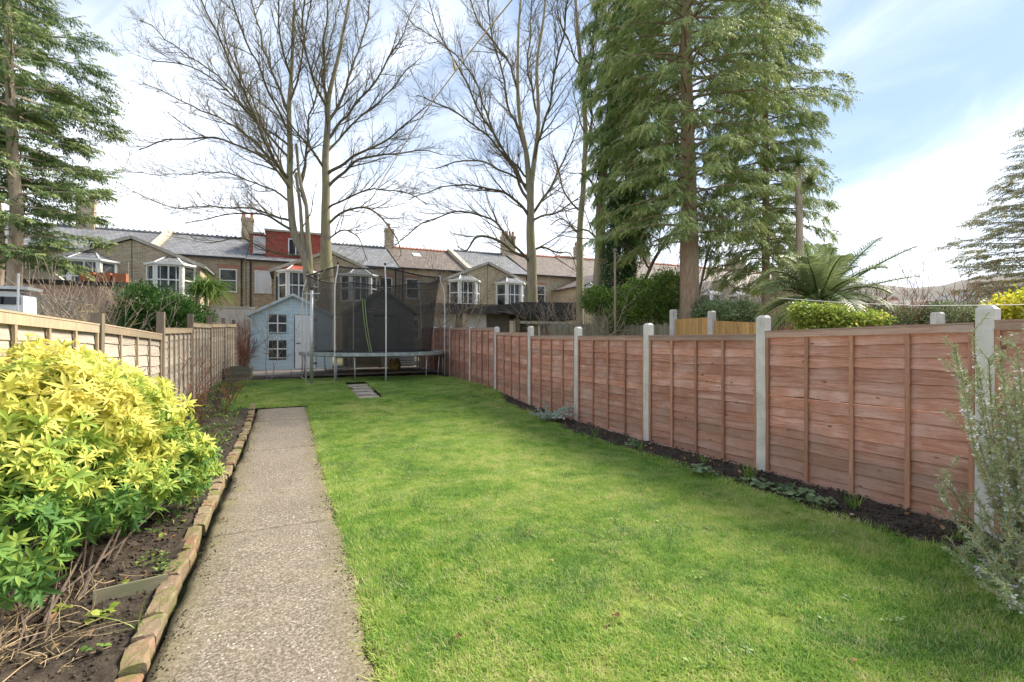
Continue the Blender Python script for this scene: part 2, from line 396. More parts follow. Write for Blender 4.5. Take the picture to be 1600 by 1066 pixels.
def m_glass():
    m, t = new_mat('window_glass'); p = pos(t)
    col = t.mix(t.ramp(t.noise(p, 1.3, 3), [(.4, 0), (.6, 1)]), (.015, .018, .022), (.10, .11, .12))
    return finish(m, t, col, .12, spec=.35)
M['glass'] = m_glass()
m_, t_ = new_mat('clear_pane'); M['clear'] = finish(m_, t_, (.03, .035, .035), .15, spec=.3, alpha=.45)
def m_net():
    m, t = new_mat('safety_net'); p = pos(t)
    a = t.ramp(t.noise(p, 1.2, 4), [(.3, .46), (.7, .58)])
    return finish(m, t, (.05, .048, .044), .9, alpha=a, spec=.1)
M['net'] = m_net()
def m_playwood():
    m, t = new_mat('playhouse_paint'); p = pos(t)
    n = t.noise(t.mapping(p, scale=(1, 1, 4)), 3, 6, .6)
    col = t.mix(t.ramp(n, [(.35, 0), (.7, 1)]), (.50, .62, .64), (.60, .72, .74))
    col = t.mix(t.ramp(t.noise(p, 1.8, 6, .7), [(.55, 0), (.78, .35)]), col, (.30, .36, .30))
    col = t.mix(1.0, col, t.ramp(orand(t), [(0, .92), (1, 1.06)]), 'MULTIPLY')
    return finish(m, t, col, .6, n, .2, .003, .3)
M['play'] = m_playwood()
def m_oldbrick():
    m, t = new_mat('edging_brick'); p = pos(t); rd = orand(t)
    base = t.ramp(rd, [(0, (.22, .15, .10)), (.4, (.28, .21, .14)), (.7, (.28, .14, .09)), (1, (.30, .24, .165))])
    col = t.mix(t.ramp(t.noise(p, 14, 7, .7), [(.4, 0), (.7, .75)]), base, (.20, .165, .115))
    col = t.mix(t.ramp(t.noise(p, 30, 5, .7), [(.56, 0), (.72, .7)]), col, (.52, .43, .32))
    col = t.mix(t.ramp(t.noise(p, 5, 6, .7), [(.44, 0), (.60, .75)]), col, (.15, .165, .05))
    return finish(m, t, col, .95, t.noise(p, 35, 7, .7), .9, .012, .15)
M['oldbrick'] = m_oldbrick()
def m_bark(name, c1, c2, moss=None, sc=1.0):
    m, t = new_mat(name); p = pos(t)
    n = t.noise(t.mapping(p, scale=(6*sc, 6*sc, 1.4*sc)), 2.2, 7, .68)
    col = t.mix(t.ramp(n, [(.35, 0), (.66, 1)]), c1, c2)
    if moss: col = t.mix(t.ramp(t.noise(p, 1.1, 5, .6), [(.42, 0), (.62, .75)]), col, moss)
    return finish(m, t, col, .92, n, .8, .03, .1)
M['bark_ash'] = m_bark('bark_grey_green', (.20, .165, .12), (.38, .32, .24), (.30, .29, .14))
M['bark_conifer'] = m_bark('bark_conifer', (.22, .14, .09), (.42, .30, .21), (.30, .25, .17))
M['bark_pale'] = m_bark('bark_pale', (.38, .30, .22), (.58, .48, .38))
M['branch'] = m_bark('bark_branch', (.10, .08, .055), (.20, .165, .115), (.17, .16, .07))
M['twig'] = m_bark('twig', (.10, .08, .065), (.20, .155, .12))
M['twig_red'] = m_bark('twig_red', (.17, .075, .05), (.32, .15, .10))
M['twig_tan'] = m_bark('twig_tan', (.30, .22, .13), (.46, .36, .22))
M['twig_grey'] = m_bark('twig_grey', (.22, .17, .12), (.38, .31, .23))
M['leaf_cypress'] = m_leaf('cypress_spray', [(0, (.08, .13, .04)), (.35, (.17, .25, .07)), (.7, (.31, .37, .12)), (1, (.46, .45, .19))], .25, .6, .5, .8)
M['leaf_cypress_dark'] = m_leaf('cypress_spray_dark', [(0, (.07, .12, .035)), (.5, (.16, .25, .065)), (1, (.31, .37, .11))], .2, .6, .4, .8)
M['leaf_cedar'] = m_leaf('cedar_spray', [(0, (.04, .085, .03)), (.4, (.09, .16, .05)), (.75, (.20, .25, .08)), (1, (.36, .35, .14))], .25, .6, .5, .7)
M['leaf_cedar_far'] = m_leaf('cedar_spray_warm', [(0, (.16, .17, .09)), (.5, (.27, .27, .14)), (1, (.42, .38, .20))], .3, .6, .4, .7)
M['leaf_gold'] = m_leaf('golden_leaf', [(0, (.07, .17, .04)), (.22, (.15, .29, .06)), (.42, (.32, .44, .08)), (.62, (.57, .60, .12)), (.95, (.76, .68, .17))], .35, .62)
M['leaf_green'] = m_leaf('green_leaf', [(0, (.04, .10, .025)), (.5, (.11, .22, .045)), (1, (.34, .42, .08))], .3, .45)
M['leaf_ivy'] = m_leaf('ivy_leaf', [(0, (.02, .055, .022)), (.6, (.05, .12, .04)), (1, (.14, .22, .06))], .15, .4)
M['leaf_lime'] = m_leaf('lime_leaf', [(0, (.07, .15, .02)), (.5, (.24, .33, .05)), (1, (.52, .52, .12))], .4, .45)
M['leaf_yellow'] = m_leaf('yellow_leaf', [(0, (.25, .30, .03)), (1, (.75, .68, .08))], .4, .45)
M['leaf_palm'] = m_leaf('palm_leaflet', [(0, (.10, .14, .07)), (.5, (.24, .30, .13)), (1, (.46, .50, .20))], .3, .4)
M['leaf_rosemary'] = m_leaf('rosemary_needle', [(0, (.14, .21, .09)), (.5, (.26, .34, .17)), (1, (.44, .48, .29))], .25, .5)
M['flower'] = m_leaf('rosemary_flower', [(0, (.55, .56, .62)), (1, (.8, .78, .78))], .4, .5)
M['leaf_silver'] = m_leaf('silver_leaf', [(0, (.22, .28, .22)), (1, (.42, .48, .38))], .25, .6)
M['leaf_grey'] = m_leaf('grey_green_leaf', [(0, (.08, .14, .06)), (1, (.27, .34, .17))], .25, .6)
M['dead'] = m_leaf('dead_leaf', [(0, (.14, .07, .03)), (.5, (.32, .17, .08)), (1, (.5, .36, .2))], .3, .7)
M['straw'] = m_leaf('straw', [(0, (.25, .18, .09)), (1, (.55, .44, .26))], .3, .8)
# ------------------------------------------------------------------ ground, lawn, beds, path
def sheet(name, xs, ys, zf, mat, keep=None, smooth=True):
    X, Y = np.meshgrid(xs, ys); Z = zf(X, Y); V = np.stack([X, Y, Z], -1).reshape(-1, 3)
    nx, ny = len(xs), len(ys); i = np.arange(nx-1)[None, :]+np.arange(ny-1)[:, None]*nx
    Fc = np.stack([i, i+1, i+nx+1, i+nx], -1).reshape(-1, 4)
    if keep is not None:
        cx = V[Fc].mean(axis=1); Fc = Fc[keep(cx[:, 0], cx[:, 1])]
    me = np_mesh(name, V, Fc, mat)
    if smooth: me.polygons.foreach_set('use_smooth', [True]*len(me.polygons))
    return me
def vnoise(X, Y, sc, oct=3, seed=0.0):
    """cheap smooth value noise with numpy"""
    out = np.zeros_like(X, dtype=float); amp = 1; tot = 0
    for o in range(oct):
        x = X*sc*(2**o)+seed*17.3+o*5.1; y = Y*sc*(2**o)+seed*9.7+o*3.3
        xi = np.floor(x); yi = np.floor(y); fx = x-xi; fy = y-yi; fx = fx*fx*(3-2*fx); fy = fy*fy*(3-2*fy)
        def h(a, b):
            v = np.sin(a*127.1+b*311.7+seed*7.7)*43758.5453; return v-np.floor(v)
        out += amp*((h(xi, yi)*(1-fx)+h(xi+1, yi)*fx)*(1-fy)+(h(xi, yi+1)*(1-fx)+h(xi+1, yi+1)*fx)*fy); tot += amp; amp *= .55
    return out/tot

xs = np.concatenate([np.linspace(-700, -40, 12), np.linspace(-30, 60, 46), np.linspace(75, 900, 14)])
ys = np.concatenate([np.linspace(-300, -10, 8), np.linspace(-5, 30, 36), np.linspace(34, 120, 14), np.linspace(150, 1500, 12)])
put('ground', sheet('ground', xs, ys, lambda X, Y: gv(Y)-.06, M['ground']))['kind'] = 'structure'
# a low wooded hill far behind the gardens on the right
def hillz(X, Y):
    t = np.clip((X-150)/70, 0, 1); t = t*t*(3-2*t); return -1+t*(22.5+2.5*np.sin(Y*.05)+5*vnoise(X, Y, .05, 4))*np.clip((330-Y)/120, 0, 1)
HILL = m_soil('hill', (.13, .13, .11), (.22, .20, .17), (.30, .26, .22))
put('hill', sheet('hill', np.linspace(140, 420, 60), np.linspace(-60, 330, 70), hillz, HILL))['kind'] = 'structure'

PX0, PX1 = -.55, .37
def edge_r(y): return 4.12+.05*np.sin(y*1.7)+np.interp(y, [0, 3, 6, 8, 10, 10.8, 11.2, 14.6, 15.2, 17], [-.12, 0, .04, .14, .30, .62, .72, .70, .2, -.1])
def edge_l(y): return .42+.05*(vnoise(y, y*0+3, 3.0, 2)-.5)*2
def in_lawn(x, y):
    near = (x > edge_l(y)) & (x < edge_r(y)+.10*(vnoise(x, y, 4, 2)-.5)) & (y < 10.75)
    far = (x > -1.12+.1*np.sin(y*2)) & (x < edge_r(y)+.10*(vnoise(x, y, 4, 2)-.5)) & (y >= 10.75) & (y < 15.6+.25*(vnoise(x, y, 3, 2)-.5))
    patch = (x > 1.38) & (x < 2.05) & (y > 11.15) & (y < 14.3)
    return (near | far) & ~patch
me = sheet('lawn', np.linspace(.40, 4.95, 92), np.linspace(-1.5, 10.75, 200), lambda X, Y: gv(Y)+.012+.018*vnoise(X, Y, 2.0, 3), M['lawn'],
           keep=lambda x, y: x < edge_r(y))
lawn = put('lawn', me); lawn['kind'] = 'structure'; lawn['label'] = 'bright green mown lawn between the path and the right flower bed'
me = sheet('lawn', np.linspace(-1.15, 4.95, 110), np.linspace(10.75, 15.7, 80), lambda X, Y: gv(Y)+.03+.02*vnoise(X, Y, 2.0, 3), M['lawn'],
           keep=lambda x, y: (x < edge_r(y)) & ~((x > 1.42) & (x < 2.0) & (y > 11.2) & (y < 14.2)))
put('lawn', me)['kind'] = 'structure'

def soilz(X, Y): return gv(Y)-.005+.05*vnoise(X, Y, 3.5, 4, 2)+.045*vnoise(X, Y, 17, 3, 5)
b1 = put('soil_bed', sheet('soil_bed', np.arange(3.9, 4.93, .02), np.arange(-.5, 17, .035), lambda X, Y: soilz(X, Y)-.012-np.clip((edge_r(Y)+.05-X)*.4, 0, .05), M['soil'], keep=lambda x, y: x > edge_r(y)-.12)); b1['kind'] = 'structure'
b2 = put('soil_bed', sheet('soil_bed', np.arange(-1.95, -.66, .025), np.arange(.3, 16.4, .032), soilz, M['soil'])); b2['kind'] = 'structure'
b3 = put('soil_bed', sheet('soil_bed', np.arange(-1.3, 4.95, .05), np.arange(15.4, 17.0, .05), lambda X, Y: gv(Y)+.0+.05*vnoise(X, Y, 3.5, 4, 2), M['soil'])); b3['kind'] = 'structure'

# concrete path cast in slabs with open joints, its edges ragged
pathE = thing('garden_path', (0, 0, 0), None, None); pathE['kind'] = 'structure'; pathE['label'] = 'worn concrete garden path of cast slabs beside the lawn'
cuts = [-1.5, .9, 4.22, 7.35, 9.55, 10.62]
for a, b in zip(cuts[:-1], cuts[1:]):
    yy = np.arange(a+.006, b-.005, .05); yy = np.append(yy, b-.006); n = len(yy)
    nl = (vnoise(yy, yy*0+1, 3.0, 3, 1)-.5)*.05; nr = (vnoise(yy, yy*0+7, 4.5, 4, 2)-.5)*.16
    cols = np.linspace(0, 1, 21); X = (PX0+nl)[:, None]*(1-cols)+(PX1+nr)[:, None]*cols; Y = np.repeat(yy[:, None], 21, 1)
    jn = (vnoise(X, Y*0+a, 2.5, 3, 9)-.5)*.03
    Y[0] += jn[0]; Y[-1] += (vnoise(X, Y*0+b, 2.5, 3, 9)-.5)[-1]*.03
    Z = gv(Y)+.040+.008*vnoise(X, Y, 6, 3, 4)
    Z[:, 0] -= .010; Z[:, -1] -= .016; Z[0] -= .004; Z[-1] -= .004
    top = np.stack([X, Y, Z], -1); V = top.reshape(-1, 3); idx = np.arange(n*21).reshape(n, 21)
    Fc = np.stack([idx[:-1, :-1], idx[:-1, 1:], idx[1:, 1:], idx[1:, :-1]], -1).reshape(-1, 4)
    ring = np.concatenate([idx[0, :], idx[1:, -1], idx[-1, -2::-1], idx[-2:0:-1, 0]])
    lo = V[ring].copy(); lo[:, 2] -= .08; k = len(V); m_ = len(ring); r2 = np.arange(m_)
    side = np.stack([ring[r2], k+r2, k+(r2+1) % m_, ring[(r2+1) % m_]], -1)
    me = np_mesh('path_slab', np.concatenate([V, lo]), np.concatenate([Fc, side]), M['path'])
    put('path_slab', me, pathE)
# the few old paving stones let into the lawn towards the trampoline
pv = thing('paving_strip', (1.7, 12.5, g(12.5)), None, None); pv['kind'] = 'structure'
yq = 11.2
for k in range(5):
    h = .52+.1*random.random(); z = g(yq)+.028
    mb = MB(); mb.obox((1.71+random.uniform(-.05, .05), yq+h/2, z-.02), (random.uniform(.21, .28), h/2-random.uniform(.02, .06), .025), Euler((random.uniform(-.015, .015), random.uniform(-.015, .015), random.uniform(-.12, .12))))
    part('paving_stone', mb, M['flag'], pv); yq += h
# raised back terrace under playhouse and shed
mb = MB()
for k in range(8):
    x0 = -1.5+k*.8; mb.poly_prism([(x0+.004, 16.75, .1), (x0+.79, 16.75, .1), (x0+.79, 16.75, .375+.004*(k % 3)), (x0+.004, 16.75, .375+.004*(k % 2))], (0, 5.0, 0))
struct('terrace_slab', mb, M['slab'])

# clods and crumbs on the soil (uncountable)
def clod_T():
    v = np.array([(1, 0, 0), (-1, 0, 0), (0, 1, 0), (0, -1, 0), (0, 0, .8), (0, 0, -.8)], float); f = np.array([(0, 2, 4), (2, 1, 4), (1, 3, 4), (3, 0, 4), (2, 0, 5), (1, 2, 5), (3, 1, 5), (0, 3, 5)])
    return v, f, np.zeros(6)
def rot_random(n): return frames(rdir(n), rng.uniform(0, 6.28, n))
n1, n2 = 11000, 7500
X = np.concatenate([rng.uniform(-1.85, -.74, n1), rng.uniform(4.1, 4.9, n2)]); Y = np.concatenate([1.0+8*rng.uniform(0, 1, n1)**1.9, .8+13*rng.uniform(0, 1, n2)**1.5])
Z = soilz(X, Y)+.004; keep = (X < 0) | (X > edge_r(Y)+.04)
P = np.stack([X, Y, Z], -1)[keep]; s_ = (.0025+.016*rng.random((len(P), 1))**2.6)*rng.uniform(.6, 1.3, (len(P), 3))
v, f, a = scatter(clod_T(), P, rot_random(len(P)), s_[:, None, :], np.zeros(len(P)))
put('soil_crumbs', np_mesh('soil_crumbs', v, f, M['clod']))['kind'] = 'stuff'

# ------------------------------------------------------------------ brick edging along the path
ed = thing('brick_edging', (-.68, 5, 0), 'low row of old moss stained bricks edging the concrete path', 'edging')
y = -.9
while y < 11.0:
    L = random.choice([.215, .22, .21, .235, .14])*random.uniform(.97, 1.03)
    w = random.uniform(.092, .108); cx = -.645+random.uniform(-.012, .012)+.02*math.sin(y*.9); cz = g(y)+.018+random.uniform(-.022, .016)
    r = Euler((random.uniform(-.07, .07), random.uniform(-.14, .08), random.uniform(-.10, .10))).to_matrix()
    # a worn brick: 4 x 2 top grid, knocked corners
    vs = []; fs = []
    ny, nx = 5, 3
    for lay, zz in enumerate((.045, .028, -.06)):
        for i in range(ny):
            for j in range(nx):
                ex = (j in (0, nx-1)); ey = (i in (0, ny-1)); ins = (.008 if lay == 0 else 0)
                px_ = (j/(nx-1)-.5)*(w-2*ins*ex); py_ = (i/(ny-1)-.5)*(L-2*ins*ey)
                jit = .0075 if lay < 2 else .001
                vs.append(r @ Vector((px_+random.uniform(-jit, jit), py_+random.uniform(-jit, jit), zz-(.006 if (ex and ey and lay == 0) else 0)+random.uniform(-.003, .003))) + Vector((cx, y+L/2, cz)))
    q = lambda l, i, j: l*ny*nx+i*nx+j
    for i in range(ny-1):
        for j in range(nx-1): fs.append((q(0, i, j), q(0, i, j+1), q(0, i+1, j+1), q(0, i+1, j)))
    for l in (0, 1):
        for i in range(ny-1):
            fs.append((q(l, i, 0), q(l, i+1, 0), q(l+1, i+1, 0), q(l+1, i, 0))); fs.append((q(l, i+1, nx-1), q(l, i, nx-1), q(l+1, i, nx-1), q(l+1, i+1, nx-1)))
        for j in range(nx-1):
            fs.append((q(l, 0, j+1), q(l, 0, j), q(l+1, 0, j), q(l+1, 0, j+1))); fs.append((q(l, ny-1, j), q(l, ny-1, j+1), q(l+1, ny-1, j+1), q(l+1, ny-1, j)))
    mb = MB(); mb.add(vs, fs); part('brick', mb, M['oldbrick'], ed)
    y += L+random.uniform(.006, .022)

# ------------------------------------------------------------------ fences
def lap_board(mb, x, face, y0, y1, z0, z1, thick=.009, wav=.018, tilt=.017):
    """waney board running along Y, lower edge proud towards `face` (-1 or +1 in X)"""
    n = 8; vs = []; ph = random.uniform(0, 9); zl = random.uniform(-.006, .006); bow = random.uniform(-.005, .005)
    for i in range(n+1):
        t = i/n; yy = y0+(y1-y0)*t
        lo = z0[0]+(z0[1]-z0[0])*t+wav*(math.sin(t*7+ph)*.4+math.sin(t*17+ph*2)*.3+random.uniform(-.3, .3))
        hi = z1[0]+(z1[1]-z1[0])*t; b = bow*math.sin(t*math.pi)
        vs += [(x+face*(tilt+thick+b), yy, lo), (x+face*(tilt+b), yy, lo), (x+face*(thick+b*.5), yy, hi), (x+b*.5, yy, hi)]
    fs = []
    for i in range(n):
        a = i*4; c = a+4
        fs += [(a, c, c+2, a+2), (a+1, a+3, c+3, c+1), (a, a+1, c+1, c), (a+2, c+2, c+3, a+3)]
    fs += [(0, 2, 3, 1), (n*4, n*4+1, n*4+3, n*4+2)]
    mb.add(vs, fs)
def lap_panel(name, label, group, x0, x1, y0, y1, zt0, zt1, zb0, zb1, face, mb_b, mb_bat, mb_rail, nb=13, batt=(0, .25, .5, .75, 1), railh=.055, gapk=-5):
    """overlap panel between (x0,y0) and (x1,y1): boards, battens, rails, all leaning with the panel"""
    root = thing(name, ((x0+x1)/2, (y0+y1)/2, (zb0+zb1)/2), label, 'fence panel', group)
    sh = lambda mb: mb.v.__setitem__(slice(None), [(v[0]+(x1-x0)*((v[1]-y0)/(y1-y0))+x0, v[1], v[2]) for v in mb.v])
    zt = lambda t: zt0+(zt1-zt0)*t
    zb = lambda t: zb0+(zb1-zb0)*t
    hb = [k/nb+random.uniform(-.008, .008) if 0 < k < nb else k/nb for k in range(nb+1)]
    for k in range(nb):
        mb = MB(); gap = .030 if (k == gapk-1) else 0
        lo = [zb(t)+(zt(t)-.05-zb(t))*hb[k] for t in (0, 1)]; hi = [zb(t)+(zt(t)-.05-zb(t))*min(1, hb[k+1]+.022-gap) for t in (0, 1)]
        lap_board(mb, 0, face, y0+.008, y1-.008, lo, hi); sh(mb); part('board', mb, mb_b, root)
    for t in batt:
        yy = y0+.022+(y1-y0-.044)*t+(random.uniform(-.02, .02) if 0 < t < 1 else 0); mb = MB()
        tt = (yy-y0)/(y1-y0); xo = .030 if face > 0 else -.030; lean = random.uniform(-.006, .006)
        mb.poly_prism([(xo+face*.0, yy-.018, zb(tt)-.01), (xo, yy+.018, zb(tt)-.01), (xo, yy+.018+lean, zt(tt)-.05), (xo, yy-.018+lean, zt(tt)-.05)], (face*.019, 0, 0)); sh(mb)
        part('batten', mb, mb_bat, root)
    mb = MB(); xo = .032*face
    mb.poly_prism([(xo, y0+.008, zt0-.005-railh), (xo, y1-.008, zt1-.005-railh), (xo, y1-.008, zt1), (xo, y0+.008, zt0)], (face*.021, 0, 0)); sh(mb); part('top_rail', mb, mb_rail, root)
    mb = MB(); mb.poly_prism([(-.02*face, y0+.006, zt0+.001), (-.02*face, y1-.006, zt1+.001), (-.02*face, y1-.006, zt1+.016), (-.02*face, y0+.006, zt0+.016)], (face*.078, 0, 0)); sh(mb); part('capping', mb, mb_rail, root)
    mb = MB(); mb.poly_prism([(xo, y0+.008, zb0-.01), (xo, y1-.008, zb1-.01), (xo, y1-.008, zb1+.028), (xo, y0+.008, zb0+.028)], (face*.019, 0, 0)); sh(mb); part('bottom_rail', mb, mb_rail, root)
    return root

ORD = ['nearest', 'second', 'third', 'fourth', 'fifth', 'sixth', 'seventh', 'eighth', 'ninth', 'tenth', 'eleventh', 'twelfth', 'thirteenth', 'fourteenth', 'fifteenth', 'sixteenth']
FX = 4.91
def conc_post(x, y, zb, zt, label, group, w=.10, d=.115):
    mb = MB(); c = .018
    def ring(k, z): return [(x-w/2+k, y-d/2+k, z), (x+w/2-k, y-d/2+k, z), (x+w/2-k, y+d/2-k, z), (x-w/2+k, y+d/2-k, z)]
    j = [random.uniform(-.004, .004) for _ in range(8)]
    zs = [zb-.05, zb+(zt-zb)*.33, zb+(zt-zb)*.66, zt-.03, zt]
    vs = []
    for q, z in enumerate(zs): vs += [(v[0]+j[q], v[1]+j[-q-1], v[2]) for v in ring(.0 if q < 4 else .022, z)]
    fs = [(3, 2, 1, 0)]+[(4*q+k, 4*q+(k+1) % 4, 4*q+4+(k+1) % 4, 4*q+4+k) for q in range(4) for k in range(4)]+[(16, 17, 18, 19)]
    mb.add(vs, fs); o = part('concrete_post', mb, M['post'], None); return tag(o, label, 'fence post', group)
PT = [1.76, 1.76, 1.77, 1.74, 1.73, 1.79, 1.82, 1.85, 1.90, 1.95, 2.0]
PAN = [(1.62, 1.63), (1.615, 1.575), (1.545, 1.54), (1.54, 1.545), (1.55, 1.56), (1.63, 1.66), (1.79, 1.81), (1.84, 1.86), (1.88, 1.90), (1.93, 1.95)]
ys_posts = [1.814+1.93*(k-1) for k in range(11)]
descr = ['hidden mostly by the rosemary at the frame edge', 'thick in front, standing beside the rosemary bush', 'pale and tall, above a tuft of green shoots', 'third back from the rosemary', 'fourth back from the rosemary', 'behind the silver leaved plant', 'sixth back from the rosemary', 'seventh back, where the lawn meets the fence', 'eighth back, near the trampoline', 'ninth back, beside the trampoline net', 'last, at the dark shed corner']
for k, y in enumerate(ys_posts):
    if k == 0: continue
    conc_post(FX, y, g(y), PT[k], 'grey concrete post of the red fence, '+descr[k], 'concrete posts of the red fence')
pdesc = ['cut off by the frame edge beside the rosemary', 'with a pale gap line across its boards, beside the rosemary', 'with a line of dark knots, second from the rosemary', 'third from the rosemary', 'fourth from the rosemary', 'fifth from the rosemary', 'sixth from the rosemary, stepping up', 'seventh from the rosemary', 'eighth from the rosemary, near the trampoline', 'behind the trampoline net by the dark shed']
for k in range(10):
    y0 = ys_posts[k]+.055; y1 = ys_posts[k+1]-.055
    lap_panel('fence_panel', 'red brown overlap fence panel '+pdesc[k], 'red brown fence panels', FX, FX, y0, y1, PAN[k][0], PAN[k][1], g(y0)+.015, g(y1)+.015, -1, M['fence_red'], M['fence_red_batten'], M['fence_red_rail'], nb=14, gapk=8 if k == 1 else -5)

# left fence: older pale panels between wooden posts, sagging
LP = [(-1.86, 1.65, 1.72), (-1.86, 4.1, 1.80), (-1.86, 6.5, 1.775), (-1.84, 9.2, 1.93), (-1.83, 11.75, 2.02), (-1.80, 14.2, 2.10), (-1.72, 16.4, 2.12), (-1.62, 18.4, 2.14)]
LT = [(1.72, 1.70), (1.70, 1.645), (1.65, 1.565), (1.665, 1.71), (1.83, 1.86), (1.88, 1.93), (1.94, 1.98)]
ld = ['beside the golden bush at the near end', 'behind the golden bush', 'standing dark just beyond the golden bush', 'broad and square topped above the sagging rail', 'above the bare rose stems', 'next to the clump of dense battens', 'near the timber planter', 'at the playhouse corner']
for k, (x, y, z) in enumerate(LP):
    mb = MB(); w = .05; ln = random.uniform(-.02, .02)
    mb.poly_prism([(x-w, y-w, g(y)-.05), (x+w, y-w, g(y)-.05), (x+w, y+w, g(y)-.05), (x-w, y+w, g(y)-.05)], (ln, ln*.5, z-g(y)+.05))
    tag(part('wooden_post', mb, M['grey_post_wood'], None), 'weathered timber post of the pale fence '+ld[k], 'fence post', 'timber posts of the pale fence')
lpd = ['at the near end behind the golden bush', 'with three wide bays above the golden bush', 'sagging towards the square topped post', 'between the square topped post and the rose stems', 'beyond the rose stems', 'with close battens before the planter', 'ending at the blue playhouse']
for k in range(7):
    (x0, y0, _), (x1, y1, _) = LP[k], LP[k+1]
    lap_panel('fence_panel', 'pale weathered overlap fence panel '+lpd[k], 'pale weathered fence panels', x0, x1, y0+.055, y1-.055, LT[k][0], LT[k][1], g(y0)+.02, g(y1)+.02, 1, M['fence_tan'], M['fence_tan_batten'], M['fence_tan_batten'], nb=11, batt=(0, .17, .34, .5, .67, .84, 1) if k > 2 else (0, .25, .5, .75, 1), railh=.075)

# neighbours' boundary further right: close boards and concrete posts
NX = 11.0
npts = [(1465, 488, 'near the palm, right one of two above the red fence', 0), (1305, 492, 'beside the lime green shrub', 0), (1190, 506, 'hidden behind the tall red fence post', 0), (1112, 486, 'between the two yellow board panels', 0), (1052, 484, 'at the foot of the big conifer', 0)]
ny_ = []
for px_, py_, dd, _ in npts:
    p = atX(px_, py_, NX); ny_.append(p.y)
    conc_post(NX, p.y, g(p.y), p.z, 'distant concrete post '+dd, "concrete posts of the neighbour's boundary", w=.16, d=.16)
def close_boards(label, x, y0, y1, z0, z1, mat, wd=.125, jag=.0, x2=None):
    root = thing('board_fence', (x, (y0+y1)/2, g(y0)), label, 'fence', None); y = y0; x2 = x if x2 is None else x2
    while y < y1-.02:
        e = min(y+wd, y1); t = (y-y0)/(y1-y0); zt = z0+(z1-z0)*t+random.uniform(-jag, jag)-(.0 if random.random() > .1 else .02); xx = x+(x2-x)*t
        mb = MB(); mb.box(xx-.012-random.uniform(0, .006), xx+.012, y+.004, e-.004, g(y)-.02, zt); part('board', mb, mat, root); y = e
    return root
close_boards('fence of bright yellow new boards right of the conifer trunk', NX, ny_[2]+.1, ny_[3]-.1, 1.93, 2.03, M['fence_yellow'])
close_boards('short stretch of new yellow boards at the conifer foot', NX, ny_[3]+.1, ny_[4]-.1, 2.13, 2.12, M['fence_yellow'])
close_boards('dark brown board fence below the palm', NX, ny_[1]+.1, ny_[2]-.1, 1.84, 1.82, M['fence_brown'])
close_boards("dark brown boards of the neighbour's fence right of the lime shrub", NX, ny_[0]+.1, ny_[1]-.1, 1.78, 1.80, M['fence_brown'])
close_boards('old grey green paling fence under the yellowing shrub', NX, ny_[4]+.15, 19.5, 1.98, 2.2, M['paling'], .09, .05)
# ------------------------------------------------------------------ houses of the terrace behind
def window(root, x0, x1, y, z0, z1, rows=2, colsn=1, name='window', mat=None, depth=.07, open_='glass'):
    """sash window facing -Y; glazing set back in a white frame with a sill"""
    mat = mat or M['white']; t = .07
    mb = MB(); mb.box(x0, x0+t, y-depth, y+.02, z0, z1); mb.box(x1-t, x1, y-depth, y+.02, z0, z1)
    mb.box(x0+t, x1-t, y-depth, y+.02, z1-t, z1); mb.box(x0+t, x1-t, y-depth, y+.02, z0, z0+t)
    for k in range(1, colsn):
        xx = x0+(x1-x0)*k/colsn; mb.box(xx-.03, xx+.03, y-depth+.01, y+.015, z0+t, z1-t)
    for k in range(1, rows):
        zz = z0+(z1-z0)*k/rows
        for q in range(colsn):
            a = x0+(x1-x0)*q/colsn+(t if q == 0 else .03); b = x0+(x1-x0)*(q+1)/colsn-(t if q == colsn-1 else .03)
            mb.box(a, b, y-depth+.015, y+.012, zz-.028, zz+.028)
    w = part(name, mb, mat, root)
    mb = MB(); mb.box(x0+t*.6, x1-t*.6, y-.025, y-.012, z0+t*.6, z1-t*.6); part('pane', mb, M[open_], w)
    mb = MB(); mb.box(x0-.06, x1+.06, y-depth-.06, y, z0-.07, z0-.003); part('sill', mb, M['stone'], w)
    return w
def chimney(root, x, y, ztop, w=.95, d=.5, pots=3, mat='brick_stock', zb=7.8):
    mb = MB(); mb.box(x-w/2, x+w/2, y-d/2, y+d/2, zb, ztop-.4); mb.box(x-w/2-.05, x+w/2+.05, y-d/2-.05, y+d/2+.05, ztop-.4, ztop-.22); mb.box(x-w/2-.0, x+w/2+.0, y-d/2-.0, y+d/2+.0, ztop-.22, ztop-.12)
    c = part('chimney', mb, M[mat], root)
    for k in range(pots):
        px_ = x+(k-(pots-1)/2)*(w-.25)/max(1, pots-1) if pots > 1 else x
        mb = MB(); mb.tube([(px_, y, ztop-.14), (px_, y, ztop+.08), (px_, y, ztop+.28), (px_, y, ztop+.30)], [.12, .10, .11, .13], 8); part('chimney_pot', mb, M['terracotta'], c)
